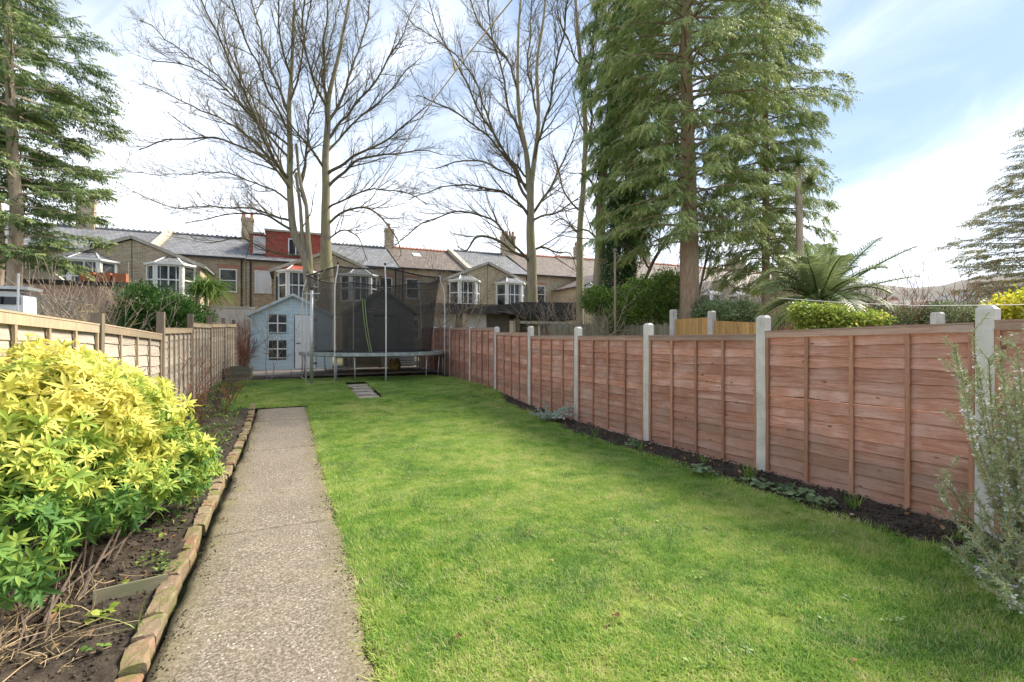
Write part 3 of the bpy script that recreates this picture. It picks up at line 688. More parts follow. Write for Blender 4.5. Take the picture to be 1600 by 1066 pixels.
def bay(root, xc, y, z0, z1, w=2.1, proj=.75, capm='slate', caph=.55):
    """canted bay at first floor: three lights, hipped cap"""
    xl, xr = xc-w/2, xc+w/2; fl, fr = xc-w*.27, xc+w*.27; yf = y-proj
    mb = MB(); mb.poly_prism([(xl, y, 0.4), (fl, yf, 0.4), (fr, yf, 0.4), (xr, y, 0.4)], (0, 0, z0-.42)); b = part('bay', mb, M['brick_stock'], root)
    mb = MB(); t = .055
    for (ax, ay), (bx, by) in (((xl, y), (fl, yf)), ((fl, yf), (fr, yf)), ((fr, yf), (xr, y))):
        A = Vector((ax, ay, 0)); B = Vector((bx, by, 0)); D = (B-A).normalized()
        for P_ in (A+D*t, B-D*t): mb.bar(P_+UP*z0, P_+UP*z1, .13, .13, up=Vector((D.x, D.y, 0)))
        for zz, hh in ((z0, .1), ((z0+z1)/2, .07), (z1, .14)): mb.bar(A+UP*zz, B+UP*zz, .12, hh)
        if abs(B.x-A.x) > .8: C_ = (A+B)/2; mb.bar(C_+UP*z0, C_+UP*z1, .07, .07, up=Vector((1, 0, 0)))
    wn = part('window', mb, M['white'], root)
    mb = MB()
    for (ax, ay), (bx, by) in (((xl, y), (fl, yf)), ((fl, yf), (fr, yf)), ((fr, yf), (xr, y))):
        mb.bar((ax, ay+.03, (z0+z1)/2), (bx, by+.03, (z0+z1)/2), .015, z1-z0)
    part('pane', mb, M['glass'], wn)
    mb = MB()
    for sx in (-1, 1):
        mb.bar((xc+sx*w*.16, yf+.10, z0+.1), (xc+sx*w*.16, yf+.10, z1-.1), .42, .02, up=Vector((1, 0, 0)))
    part('curtain', mb, M['white_blind'], wn)
    o = .14; e = [(xl-o, y+.01, z1+.06), (fl-o*.5, yf-o, z1+.06), (fr+o*.5, yf-o, z1+.06), (xr+o, y+.01, z1+.06)]; a = (xc-.25, y+.01, z1+caph); c = (xc+.25, y+.01, z1+caph)
    mb = MB(); mb.add(e+[a, c], [(0, 1, 4), (1, 2, 5, 4), (2, 3, 5), (3, 2, 1, 0), (0, 4, 5, 3)]); part('bay_roof', mb, M[capm], root)
    mb = MB(); mb.bar(Vector(e[1]), Vector(a), .07, .05); mb.bar(Vector(e[2]), Vector(c), .07, .05)
    mb.bar(e[1], e[2], .1, .1); mb.bar(e[0], e[1], .1, .1); mb.bar(e[2], e[3], .1, .1); part('bay_trim', mb, M['white'], root)

YM, YR, YB, YWG = 36.0, 41.0, 46.0, 32.0
def roof_slab(root, x0, x1, ya, za, yb, zb, mat, name='roof', th=.08):
    mb = MB(); mb.poly_prism([(x0, ya, za), (x0, yb, zb), (x0, yb, zb-th), (x0, ya, za-th)], (x1-x0, 0, 0)); return part(name, mb, mat, root)
def house(x0, x1, eave, ridge, side, label, rmat='slate', wing=True, wingpk=6.95, win=True, lintel=True, bayz=(3.9, 5.5), bcap='slate', blind=False, bmat='brick_stock'):
    """side: +1 the wing stands at the right party line (x1), -1 at the left (x0)"""
    root = thing('terraced_house', ((x0+x1)/2, YM, .4), label, 'house', 'terraced houses behind the gardens')
    mb = MB(); mb.box(x0+.01, x1-.01, YM, YB, .3, eave); part('wall', mb, M[bmat], root)
    r = roof_slab(root, x0+.005, x1-.005, YM-.25, eave+.05, YR, ridge, M[rmat]); roof_slab(root, x0+.005, x1-.005, YB+.2, eave, YR, ridge-.01, M[rmat], 'rear_roof')
    mb = MB(); mb.tube([(x0+.02, YR, ridge+.03), (x1-.02, YR, ridge+.03)], .1, 6)
    for k in range(int((x1-x0)/.3)): mb.box(x0+.1+k*.3, x0+.24+k*.3, YR-.02, YR+.02, ridge+.08, ridge+.18)
    part('ridge_tiles', mb, M['terracotta'] if rmat == 'tile_brown' else M['slate'], r)
    mb = MB(); mb.box(x0+.05, x1-.05, YM-.38, YM-.26, eave-.09, eave+.02); part('gutter', mb, M['black'], root)
    if wing:
        hw = 3.1; pk = wingpk; we = 5.65
        xa, xb = (x1-hw, x1-.01) if side > 0 else (x0+.01, x0+hw); xo = xa if side > 0 else xb; xp = xb if side > 0 else xa
        mb = MB(); mb.poly_prism([(xa, YWG, .3), (xb, YWG, .3)]+([(xb, YWG, pk-.12), (xa, YWG, we-.05)] if side > 0 else [(xb, YWG, we-.05), (xa, YWG, pk-.12)]), (0, YM-YWG-.005, 0)); part('rear_wing', mb, M[bmat], root)
        mb = MB(); s_ = 1 if side > 0 else -1
        mb.poly_prism([(xo-s_*.25, YWG-.12, we-.1), (xp, YWG-.12, pk), (xp, YWG-.12, pk+.09), (xo-s_*.25, YWG-.12, we-.01)], (0, YM-YWG+2.2, 0)); part('wing_roof', mb, M[rmat], root)
        mb = MB(); mb.poly_prism([(xo-s_*.27, YWG-.17, we-.2), (xp, YWG-.17, pk-.08), (xp, YWG-.17, pk+.11), (xo-s_*.27, YWG-.17, we+.01)], (0, .045, 0)); part('bargeboard', mb, M['stone'], root)
        bx = xp-s_*1.75; bay(root, bx, YWG, *bayz, w=2.2, capm=bcap)
        mb = MB(); mb.tube([(xo+s_*.15, YWG-.07, .4), (xo+s_*.15, YWG-.07, we-.4)], .045, 6); part('downpipe', mb, M['black'], root)
    # window in the recessed main wall between wings
    ox = x0 if side > 0 else x1; s_ = 1 if side > 0 else -1
    if win:
        wx = ox+s_*1.0; 
        w = window(root, wx-.5, wx+.5, YM, 4.55, 6.05, rows=1 if blind else 2, open_='white_blind' if blind else 'glass')
        if lintel:
            mb = MB(); mb.box(wx-.62, wx+.62, YM-.03, YM+.01, 6.06, 6.32); part('lintel', mb, M['brick_red'], root)
        window(root, wx-.5, wx+.5, YM, 1.5, 3.0)
        mb = MB(); mb.tube([(ox+s_*.25, YM-.08, .5), (ox+s_*.25, YM-.08, eave-.1)], .05, 6); part('downpipe', mb, M['black'], root)
    return root
def parapet(root, x, ya=YM-.3, za=6.7, yb=YR+.1, zb=9.0, w=.35):
    mb = MB(); mb.poly_prism([(x-w/2, ya, za-.1), (x-w/2, yb, zb-.1), (x-w/2, yb, zb+.32), (x-w/2, ya, za+.32)], (w, 0, 0)); p_ = part('party_parapet', mb, M['brick_stock'], root)
    mb = MB(); mb.poly_prism([(x-w/2-.03, ya-.02, za+.323), (x-w/2-.03, yb, zb+.323), (x-w/2-.03, yb, zb+.40), (x-w/2-.03, ya-.02, za+.40)], (w+.06, 0, 0)); part('coping', mb, M['stone'], p_)

H = []
H.append(house(-18.0, -12.8, 6.7, 8.9, -1, 'grey roofed terraced house hidden behind the left evergreen', wing=True))
H.append(house(-12.8, -7.62, 6.7, 8.9, 1, 'terraced house with a brown gabled wing left of the stepped parapet'))
H.append(house(-7.6, -2.52, 6.75, 8.95, -1, 'terraced house with slate roof and one sash window beside a black downpipe'))
H.append(house(-2.5, 2.33, 6.7, 9.0, 1, 'terraced house with a red tiled loft dormer behind the leaning trunk', blind=True, bcap='tile_red'))
H.append(house(2.35, 7.48, 6.75, 9.1, -1, 'slate roofed terraced house seen through the trampoline net'))
H.append(house(7.5, 12.98, 6.8, 9.2, 1, 'brown tiled terraced house left of the pale parapet, with a slate capped bay', rmat='tile_brown'))
H.append(house(13.0, 18.38, 6.85, 9.35, -1, 'terraced house with slate roof and bay window left of the tall bare trunk'))
H.append(house(18.4, 23.8, 6.9, 9.5, 1, 'brown roofed terraced house right of the central bare trunk', rmat='tile_brown'))
H.append(house(23.82, 29.3, 6.9, 9.6, -1, 'brown roofed terraced house behind the ivy clad trunk', rmat='tile_brown'))
H.append(house(29.32, 36.5, 6.9, 9.7, 1, 'terraced house left of the conifer trunk above the shrubs', rmat='tile_brown'))
H.append(house(36.52, 45.0, 6.9, 9.7, -1, 'terraced house right of the conifer trunk in pale light', rmat='tile_brown'))
H.append(house(45.02, 56.0, 6.9, 9.75, 1, 'terraced house behind the palm at the far right of the row', rmat='tile_brown'))
parapet(H[1], -7.6, zb=8.9); parapet(H[4], 2.34, zb=9.0); parapet(H[5], 13.0, zb=9.2)
chimney(H[1], -12.2, YR, 11.0, pots=2); chimney(H[2], -2.75, YR, 10.7, .8, pots=2); chimney(H[4], 7.7, YR, 10.9, .7, pots=1)
chimney(H[6], 18.7, YR, 11.3, 1.3, .6, pots=4, mat='brick_stock'); chimney(H[8], 26.5, YR, 10.9, .9, pots=2); chimney(H[9], 35.0, YR, 11.1, 1.0, pots=2); chimney(H[11], 48.9, YR, 11.2, 2.4, .8, pots=5)
# loft dormer, hung with red tiles
dr = H[3]
mb = MB(); mb.box(-1.35, 2.15, 36.55, 40.9, 6.75, 8.85); d_ = part('dormer', mb, M['tile_red'], dr)
mb = MB(); mb.box(-2.35, -1.36, 36.95, 40.9, 6.75, 8.65); part('dormer_cheek', mb, M['tile_red'], dr)
mb = MB(); mb.box(-1.45, 2.25, 36.4, 41.0, 8.853, 8.98); mb.box(-2.45, -1.46, 36.8, 41.0, 8.653, 8.76); part('dormer_roof', mb, M['stone'], dr)
window(dr, -2.15, -1.4, 36.95, 7.35, 8.5, rows=1, mat=M['white'], open_='white_blind'); window(dr, .0, .95, 36.55, 7.3, 8.45, rows=1, colsn=2)
# rooflight on the brown roof
mb = MB(); mb.obox((9.6, 39.2, 8.42), (.3, .42, .05), Euler((math.atan2(2.4, 5), 0, 0))); part('rooflight', mb, M['white_blind'], H[5])

# houses further off on the right, low over the fence
def far_house(c, w, d, hw, hr, label, rz=0, wall='render_cream', roof='slate', lit=True):
    root = thing('far_house', (c[0], c[1], 0), label, 'house', 'distant houses over the right fence'); root.rotation_euler = (0, 0, rz)
    def pp(name, mb, mat, par=None):
        o = put(name, mb.mesh(name, mat)); o.parent = par or root; return o
    mb = MB(); mb.poly_prism([(-w/2, -d/2, -1), (w/2, -d/2, -1), (w/2, -d/2, hw), (0, -d/2, hr-.1), (-w/2, -d/2, hw)], (0, d, 0)); pp('wall', mb, M[wall])
    mb = MB()
    for sx in (-1, 1): mb.poly_prism([(sx*(w/2+.3), -d/2-.3, hw-.15), (0, -d/2-.3, hr), (0, -d/2-.3, hr+.15), (sx*(w/2+.3), -d/2-.3, hw)], (0, d+.6, 0))
    rf = pp('roof', mb, M[roof])
    mb = MB(); mb.box(w*.2, w*.2+.9, -.4, .4, hw, hr+.9); pp('chimney', mb, M['brick_red'], rf)
    for sx in (-1, 1):
        mb = MB(); mb.box(sx*w*.24-.55, sx*w*.24+.55, -d/2-.08, -d/2+.02, hw-2.1, hw-.7); wn = pp('window', mb, M['white'])
        for q in (-1, 1):
            mb = MB(); mb.box(sx*w*.24+q*.25-.2, sx*w*.24+q*.25+.2, -d/2-.1, -d/2-.085, hw-2.0, hw-.8); pp('pane', mb, M['glass'], wn)
far_house(at(1500, 470, 62)[:2], 7, 9, 5.0, 7.4, 'pale gabled house in haze below the right cedar', rz=-YAW-.3)
far_house(at(1552, 470, 66)[:2], 8, 8, 5.4, 8.2, 'red brick house half hidden by the right cedar', rz=-YAW+.5, wall='brick_red', roof='tile_brown')
far_house(at(1405, 470, 90)[:2], 10, 9, 5.4, 8.6, 'distant brown roofed house behind the reddish shrub', rz=-YAW+1.2, roof='tile_brown')
far_house(at(1180, 470, 36)[:2], 5, 5, 3.2, 4.6, 'low cream outbuilding between conifer trunk and palm', rz=-YAW+.2, roof='tile_brown')

# ------------------------------------------------------------------ playhouse
TZ = .38; PY = 19.5
pr = thing('playhouse', (.15, PY+1, TZ), 'pale blue two storey wooden playhouse with white door and cross windows', 'playhouse')
xa, xb = -1.21, 1.52; xc = .155; ze = 2.42; zp = 3.10
def rake(x): return ze+(zp-ze)*(1-abs(x-xc)/((xb-xa)/2))
holes = [(-.62, -.02, 1.87, 2.20, ), (-.62, -.02, .84, 1.42)]
wz = [(1.72, 2.32), (.82, 1.40)]; wx0, wx1 = atY(420, 500, PY).x, atY(447.5, 500, PY).x
wz = [(atY(433, 519, PY).z, atY(433, 491.5, PY).z), (atY(433, 558.5, PY).z, atY(433, 532, PY).z)]
dx0, dx1 = atY(461, 500, PY).x, atY(493, 500, PY).x; dz1 = atY(477, 493, PY).z
z = TZ
while z < zp-.02:     # shiplap boards, cut round the openings and to the rake
    z2 = min(z+.12, zp)
    segs = [(xa, xb)]
    if z >= ze-.001:
        k = (z-ze)/(zp-ze); segs = [(xa+(xc-xa)*k, xb-(xb-xc)*k)]
    cut = [(dx0-.03, dx1+.03)] if z < dz1-.01 else []
    for (q0, q1) in wz:
        if z2 > q0+.01 and z < q1-.01: cut.append((wx0, wx1))
    for c0, c1 in cut:
        ns = []
        for s0, s1 in segs:
            if c0 > s0 and c1 < s1: ns += [(s0, c0), (c1, s1)]
            else: ns.append((s0, s1))
        segs = ns
    for s0, s1 in segs:
        k2 = max(0, (z2-ze)/(zp-ze)) if z2 > ze else 0
        t0 = max(s0, xa+(xc-xa)*k2) if s0 <= xa+(xc-xa)*max(0, (z-ze)/(zp-ze))+.001 else s0; t1 = min(s1, xb-(xb-xc)*k2) if s1 >= xb-(xb-xc)*max(0, (z-ze)/(zp-ze))-.001 else s1
        mb = MB(); mb.add([(s0, PY-.018, z), (s1, PY-.018, z), (t1, PY-.004, z2-.004), (t0, PY-.004, z2-.004), (s0, PY+.01, z), (s1, PY+.01, z), (t1, PY+.01, z2-.004), (t0, PY+.01, z2-.004)],
                          [(0, 1, 2, 3), (5, 4, 7, 6), (0, 4, 5, 1), (3, 2, 6, 7), (0, 3, 7, 4), (1, 5, 6, 2)]); part('board', mb, M['play'], pr)
    z = z2
mb = MB()
mb.box(xa, xa+.03, PY+.012, PY+2.0, TZ, ze); mb.box(xb-.03, xb, PY+.012, PY+2.0, TZ, ze); mb.box(xa, xb, PY+1.97, PY+2.0, TZ, ze); mb.box(xa+.03, xb-.03, PY+.02, PY+1.96, TZ+.01, TZ+.06); mb.box(xa+.03, xb-.03, PY+.05, PY+1.96, 1.52, 1.56)
part('side_walls', mb, M['play'], pr)
for x_ in (xa-.012, xb-.05, (wx1+dx0)/2-.02):
    mb = MB(); mb.box(x_, x_+.055, PY-.032, PY-.019, TZ, ze if x_ != (wx1+dx0)/2-.02 else rake(x_)-.03); part('corner_trim', mb, M['play'], pr)
for q0, q1 in wz:
    mb = MB(); mb.box(wx0-.035, wx0, PY-.04, PY+.02, q0-.035, q1+.035); mb.box(wx1, wx1+.035, PY-.04, PY+.02, q0-.035, q1+.035); mb.box(wx0, wx1, PY-.04, PY+.02, q1, q1+.035); mb.box(wx0, wx1, PY-.04, PY+.02, q0-.035, q0)
    part('window_surround', mb, M['play'], pr)
    mb = MB(); xm = (wx0+wx1)/2; zm = (q0+q1)/2
    mb.box(xm-.022, xm+.022, PY-.03, PY-.005, q0, q1); mb.box(wx0, xm-.022, PY-.03, PY-.005, zm-.022, zm+.022); mb.box(xm+.022, wx1, PY-.03, PY-.005, zm-.022, zm+.022)
    w_ = part('window', mb, M['white'], pr)
    mb = MB(); mb.box(wx0, wx1, PY+.004, PY+.009, q0, q1)
    part('pane', mb, M['clear'], w_)
mb = MB(); mb.box(dx0, dx1, PY-.03, PY, TZ+.02, dz1); dd = part('door', mb, M['white'], pr)
for zz in (.55, 1.15, 2.2):
    mb = MB(); mb.box(dx1-.16, dx1+.05, PY-.045, PY-.031, TZ+zz-.35 if zz < 1 else zz, TZ+zz-.31 if zz < 1 else zz+.035); part('hinge', mb, M['black'], dd)
mb = MB(); mb.box(dx0+.04, dx0+.18, PY-.055, PY-.032, 1.33, 1.36); part('handle', mb, M['black'], dd)
for s_, xe in ((-1, xa-.16), (1, xb+.16)):
    zz = ze-.09; mb = MB(); mb.poly_prism([(xe, PY-.22, zz), (xc, PY-.22, zp+.03), (xc, PY-.22, zp+.07), (xe, PY-.22, zz+.04)], (0, 2.4, 0)); part('roof', mb, M['felt_pale'], pr)
    mb = MB(); mb.poly_prism([(xe-s_*-.0, PY-.245, zz-.06), (xc, PY-.245, zp-.02), (xc, PY-.245, zp+.075), (xe, PY-.245, zz+.045)], (0, .022, 0)); part('bargeboard', mb, M['felt_pale'], pr)
for q, (c_, nm) in enumerate(((M['fence_yellow'], 'toy_box'), (M['leaf_lime'], 'toy_box'))):
    mb = MB(); mb.box(wx0+.30+q*.16, wx0+.44+q*.16, PY+.1, PY+.25, TZ+.07, 1.36-q*.05); o = part('toy_box', mb, c_ if q == 0 else M['green_trim'], None)
    tag(o, ['tan board standing behind the lower playhouse window', 'lime green board standing behind the lower playhouse window'][q], 'board')

# ------------------------------------------------------------------ dark shed behind the trampoline
sr = thing('garden_shed', (3.5, 20, TZ), 'dark weathered gabled wooden shed behind the trampoline', 'shed')
SY = 19.75; x0, x1 = 2.12, 4.72; xm = 3.45; se, sp = 2.62, 3.5
def srake(x): return se+(sp-se)*(1-abs(x-xm)/((x1-x0)/2))
z = TZ
ddx0, ddx1 = 3.1, 3.95
while z < sp-.03:
    z2 = min(z+.13, sp); k = max(0, (z-se)/(sp-se)); k2 = max(0, (z2-se)/(sp-se))
    a0, a1 = x0+(xm-x0)*k, x1-(x1-xm)*k; b0, b1 = x0+(xm-x0)*k2, x1-(x1-xm)*k2
    sg = [(a0, a1, b0, b1)] if z > 2.35 else [(a0, ddx0, b0, ddx0), (ddx1, a1, ddx1, b1)]
    for s0, s1, t0, t1 in sg:
        mb = MB(); mb.add([(s0, SY-.022, z), (s1, SY-.022, z), (t1, SY-.004, z2-.005), (t0, SY-.004, z2-.005), (s0, SY+.01, z), (s1, SY+.01, z), (t1, SY+.01, z2-.005), (t0, SY+.01, z2-.005)],
                          [(0, 1, 2, 3), (5, 4, 7, 6), (0, 4, 5, 1), (3, 2, 6, 7), (0, 3, 7, 4), (1, 5, 6, 2)]); part('board', mb, M['shed_black'], sr)
    z = z2
mb = MB(); mb.box(x0, x0+.03, SY+.012, SY+2.1, TZ, se); mb.box(x1-.03, x1, SY+.012, SY+2.1, TZ, se); mb.box(x0, x1, SY+2.07, SY+2.1, TZ, se); part('side_walls', mb, M['shed_black'], sr)
ds = thing('x', (0, 0, 0), None, None); bpy.data.objects.remove(ds)
mb = MB(); mb.box(ddx0+.01, ddx1-.01, SY-.012, SY+.01, TZ+.02, 2.38); dob = part('door', mb, M['shed_black'], sr)
for k in range(6):
    mb = MB(); w_ = (ddx1-ddx0-.02)/6; mb.box(ddx0+.012+k*w_, ddx0+.008+(k+1)*w_, SY-.03, SY-.013, TZ+.03, 2.37); part('board', mb, M['shed_black'], dob)
for s_, xe in ((-1, x0-.2), (1, x1+.2)):
    zz = se-.12; mb = MB(); mb.poly_prism([(xe, SY-.2, zz), (xm, SY-.2, sp+.03), (xm, SY-.2, sp+.08), (xe, SY-.2, zz+.05)], (0, 2.5, 0)); part('roof', mb, M['felt'], sr)
    mb = MB(); mb.poly_prism([(xe, SY-.225, zz-.07), (xm, SY-.225, sp-.03), (xm, SY-.225, sp+.085), (xe, SY-.225, zz+.055)], (0, .022, 0)); part('bargeboard', mb, M['sleeper'], sr)

# slatted low bench rack under the net, clay pot, planter
mb = MB(); br_ = thing('slatted_rack', (3.6, 18.9, TZ), 'low pale slatted wooden rack under the trampoline by the shed', 'rack')
for k in range(5):
    mb = MB(); mb.box(2.15, 3.25, 18.93-.01, 18.95, TZ+.06+k*.09, TZ+.13+k*.09); part('slat', mb, M['sleeper'], br_)
for x_ in (2.17, 3.19):
    mb = MB(); mb.box(x_, x_+.05, 18.952, 19.0, TZ, TZ+.55); part('leg', mb, M['sleeper'], br_)
br2 = thing('slatted_rack', (4.2, 18.9, TZ), 'pale slatted wooden rack beside the round clay pot', 'rack')
for k in range(4):
    mb = MB(); mb.box(3.75, 4.65, 18.73, 18.75, TZ+.14+k*.09, TZ+.18+k*.09); part('slat', mb, M['white_blind'], br2)
for x_ in (3.77, 4.6):
    mb = MB(); mb.box(x_, x_+.05, 18.752, 18.80, TZ, TZ+.6); part('leg', mb, M['sleeper'], br2)
pp_ = atY(616, 577, 17.4); px0 = pp_.x; mb = MB()
prof = [(.0, .12), (.02, .15), (.10, .215), (.2, .245), (.29, .22), (.35, .165), (.37, .18), (.40, .185), (.40, .15), (.36, .14)]
mb.tube([(px0, 17.4, TZ+z_) for z_, _ in prof], [r_ for _, r_ in prof], 18); tag(part('clay_pot', mb, M['clay_pot'], None, True), 'round mossy ochre clay pot under the trampoline', 'pot')
pl = thing('timber_planter', (-1.35, 16.6, g(16.6)), 'low square timber planter stacked of weathered sleepers by the playhouse', 'planter')
for k in range(4):
    for q, (a, b, c_, d__) in enumerate(((-1.66, -1.0, 15.9, 15.96), (-1.66, -1.0, 16.94, 17.0), (-1.66, -1.6, 15.965, 16.935), (-1.06, -1.0, 15.965, 16.935))):
        mb = MB(); e = random.uniform(-.008, .008); mb.box(a+e, b+e, c_+e, d__+e, g(16)+.02+k*.095, g(16)+.108+k*.095); part('plank', mb, M['sleeper'], pl)
mb = MB(); mb.box(-1.59, -1.07, 15.97, 16.93, g(16), g(16)+.36); part('soil', mb, M['soil'], pl)

# ------------------------------------------------------------------ trampoline
tc = at(585, 550, 16.0); TXC, TYC = tc.x, tc.y; TR = 2.27; TRZ = 1.07
tr = thing('trampoline', (TXC, TYC, .27), 'large round garden trampoline with tall black safety net and steel poles', 'trampoline')
def tp(a, r, z): # a: degrees, 0 = towards the camera, + to the picture's right
    a = R(a); d = -FW*math.cos(a)+RT*math.sin(a); return Vector((TXC, TYC, z))+d*r
ring = lambda r, z, n=48: [tp(360*k/n, r, z) for k in range(n)]
mb = MB(); mb.tube(ring(TR, TRZ-.05), .03, 8, closed=True); part('frame', mb, M['galv'], tr, True)
mb = MB(); n = 48
A = ring(TR+.04, TRZ-.01, n); B = ring(TR+.03, TRZ+.035, n); C_ = ring(TR-.30, TRZ+.03, n); D_ = ring(TR-.30, TRZ-.0, n); E_ = ring(TR+.05, TRZ-.06, n)
vs = E_+A+B+C_+D_; mb.add([(v.x, v.y, v.z+random.uniform(-.006, .006)) for v in vs], [(l*n+k, l*n+(k+1) % n, (l+1)*n+(k+1) % n, (l+1)*n+k) for l in range(4) for k in range(n)]); part('pad', mb, M['tramp_pad'], tr)
mb = MB(); vs = ring(TR-.31, TRZ-.015, n)+[Vector((TXC, TYC, TRZ-.06))]; mb.add(vs, [(k, (k+1) % n, n) for k in range(n)]+[((k+1) % n, k, n) for k in range(0)]); part('jumping_mat', mb, M['tramp_mat'], tr)
poleA = [-85, -12, 24, 96, 150, -145]
def gz(p): return g(p.y) if p.y < 16.75 else .378
for a in poleA:   # W legs: each stand is a U of tube
    p1 = tp(a, TR-.02, TRZ-.08); f1 = tp(a, TR-.02, 0); f1.z = gz(f1)
    mb = MB(); mb.tube([f1, p1], .021, 8); part('leg', mb, M['galv'], tr, True)
for a in (-48, 60, 80, 172, -115, 2):
    p1 = tp(a, TR-.02, TRZ-.08); f1 = tp(a, TR-.06, 0); f1.z = gz(f1)
    mb = MB(); mb.tube([f1, p1], .019, 8); part('leg', mb, M['galv'], tr, True)
for a0, a1 in ((-85, -48), (-12, 2), (60, 80), (150, 172), (-145, -115)):
    pts = [tp(a0+(a1-a0)*t/6, TR-.04, 0) for t in range(7)]; pts = [Vector((p.x, p.y, gz(p)+.03)) for p in pts]; mb = MB(); mb.tube(pts, .02, 6); part('foot_rail', mb, M['galv'], tr, True)
NB, NTp, NZ = 1.86, 2.16, 3.58
for a in poleA:
    q = tp(a, TR+.055, 0); q.z = gz(q)
    inw = 2.2
    pts = [q, tp(a, TR+.055, TRZ), tp(a, TR+.05, 2.6), tp(a, TR+.04, 3.0), tp(a, TR+.0, 3.22), tp(a, NTp+.02, 3.48), tp(a, NTp+.0, 3.66)]
    mb = MB(); mb.tube(pts, .019, 8)
    for z_ in (1.02, 2.1): mb.tube([tp(a, TR+.055, z_-.03), tp(a, TR+.055, z_+.03)], .027, 8)
    po = part('net_pole', mb, M['white_pole'], tr, True)
    mb = MB(); e = pts[-1]; mb.tube([e, e+UP*.06], .03, 8); part('pole_cap', mb, M['black'], po)
# net: slack top edge between poles
mb = MB(); NA, NV = 96, 10; vs = []
pa = sorted(x % 360 for x in poleA)
def slack(deg):
    deg %= 360
    for i, a in enumerate(pa):
        b = pa[(i+1) % len(pa)]+(360 if i == len(pa)-1 else 0); d2 = deg if deg >= a else deg+360
        if a <= d2 <= b: t = (d2-a)/(b-a); return math.sin(t*math.pi), (b-a)/60
    return 0, 1
for j in range(NV+1):
    t = j/NV
    for k in range(NA):
        deg = 360*k/NA; s_, w_ = slack(deg); r = NB+(NTp-NB)*t**1.3+.012*math.sin(k*2.1+j)-.10*s_*w_*t; z_ = TRZ+.02+(NZ-TRZ)*t-(.10*s_*w_*t*t)
        vs.append(tp(deg, r, z_))
mb.add(vs, [(j*NA+k, j*NA+(k+1) % NA, (j+1)*NA+(k+1) % NA, (j+1)*NA+k) for j in range(NV) for k in range(NA)]); part('safety_net', mb, M['net'], tr, True)
mb = MB(); mb.tube(vs[-NA:], .022, 6, closed=True); part('net_top_band', mb, M['black'], tr)
mb = MB(); mb.tube([vs[(NV-1)*NA+k] for k in range(NA)], .008, 5, closed=True); part('net_band', mb, M['black'], tr)
mb = MB(); mb.tube([v+Vector((0, 0, .01)) for v in vs[:NA]], .018, 6, closed=True); part('net_bottom_band', mb, M['black'], tr)
# entrance zip with green piping
for off, m_ in ((0, 'green_trim'), (3.0, 'green_trim'), (1.5, 'black')):
    pts = [tp(7+off*.6+5*(t/8)**2, NB+(NTp-NB)*(1-t/8)**1.3*.75+.03, TRZ+.04+1.55*(1-t/8)) for t in range(9)]
    mb = MB(); mb.tube(pts, .011 if m_ != 'black' else .018, 5); part('zip_piping', mb, M[m_], tr)
mb = MB(); mb.tube([tp(36, NTp, 3.55), tp(37, NB+.15, 2.3), tp(39, NB+.02, 1.15)], .008, 5); part('net_cord', mb, M['black'], tr)

# washing line pole
wp = at(487, 612, 13.1); wz_ = g(wp.y)
wl = thing('washing_line_pole', (wp.x, wp.y, wz_), 'grey steel washing line pole with small crossbar before the trampoline', 'pole')
top = at(487, 452, 13.1).z
mb = MB(); mb.tube([(wp.x, wp.y, wz_-.1), (wp.x, wp.y, wz_+1.4), (wp.x, wp.y, top)], [.045, .045, .04], 10); part('post', mb, M['galv'], wl, True)
mb = MB(); c_ = Vector((wp.x, wp.y, top-.12)); mb.tube([c_-RT*.22, c_+RT*.22], .015, 8); part('crossbar', mb, M['galv'], wl, True)
mb = MB(); mb.tube([(wp.x, wp.y, top-.02), (wp.x, wp.y, top+.05)], .05, 8); mb.tube([c_-RT*.22, c_-RT*.22+UP*.08], .012, 6); part('cap', mb, M['black'], wl)
p2_ = at(478, 590, 12.9); mb = MB(); zq = g(p2_.y); mb.tube([(p2_.x, p2_.y, zq), (p2_.x+.02, p2_.y, at(480, 456, 12.9).z)], .012, 6)
tag(part('line_prop', mb, M['galv'], None), 'thin steel rod leaning beside the washing line pole', 'pole')
# washing line from the pole up over the viewer to the house behind
a_ = c_+UP*.12; ctrl = [(490, 448, 13.1), (560, 345, 10.2), (620, 245, 8.1), (655, 188, 7.0), (690, 140, 6.2), (745, 68, 5.2), (800, 0, 4.5), (880, -95, 3.7)]
pts = [at(*c) for c in ctrl]; pts.append(pts[-1]+(pts[-1]-pts[-2])*2.2)
mb = MB(); mb.tube(pts, .007, 5); kn = at(711, 85, 5.9)
lo = tag(part('washing_line', mb, M['rope'], None), 'tan washing line rope rising from the steel pole across the sky', 'rope')
mb = MB(); k0 = at(707, 95, 5.75); mb.tube([at(711, 110, 5.7), at(707, 88, 5.45)], [.014, .010], 5); part('knot', mb, M['rope'], lo)
mb = MB(); mb.tube([at(1215, 466, 9.5), at(1330, 474, 9.0), at(1440, 478, 8.7), at(1560, 477, 8.4), at(1700, 474, 8.2)], .007, 5)
tag(part('overhead_wire', mb, M['wire'], None), 'thin pale wire strung level above the right fence by the palm', 'wire')
# thin pole by the ivy, at the neighbour's
pb = at(961, 530, 15.5); mb = MB(); mb.tube([(pb.x, pb.y, .3), (pb.x, pb.y, at(961, 393, 15.5).z)], .035, 8); mb.tube([(pb.x, pb.y, at(961, 393, 15.5).z), (pb.x, pb.y, at(961, 389, 15.5).z)], .06, 8)
tag(part('slim_pole', mb, M['grey_post_wood'], None, True), 'slim grey pole standing in front of the ivy column', 'pole')

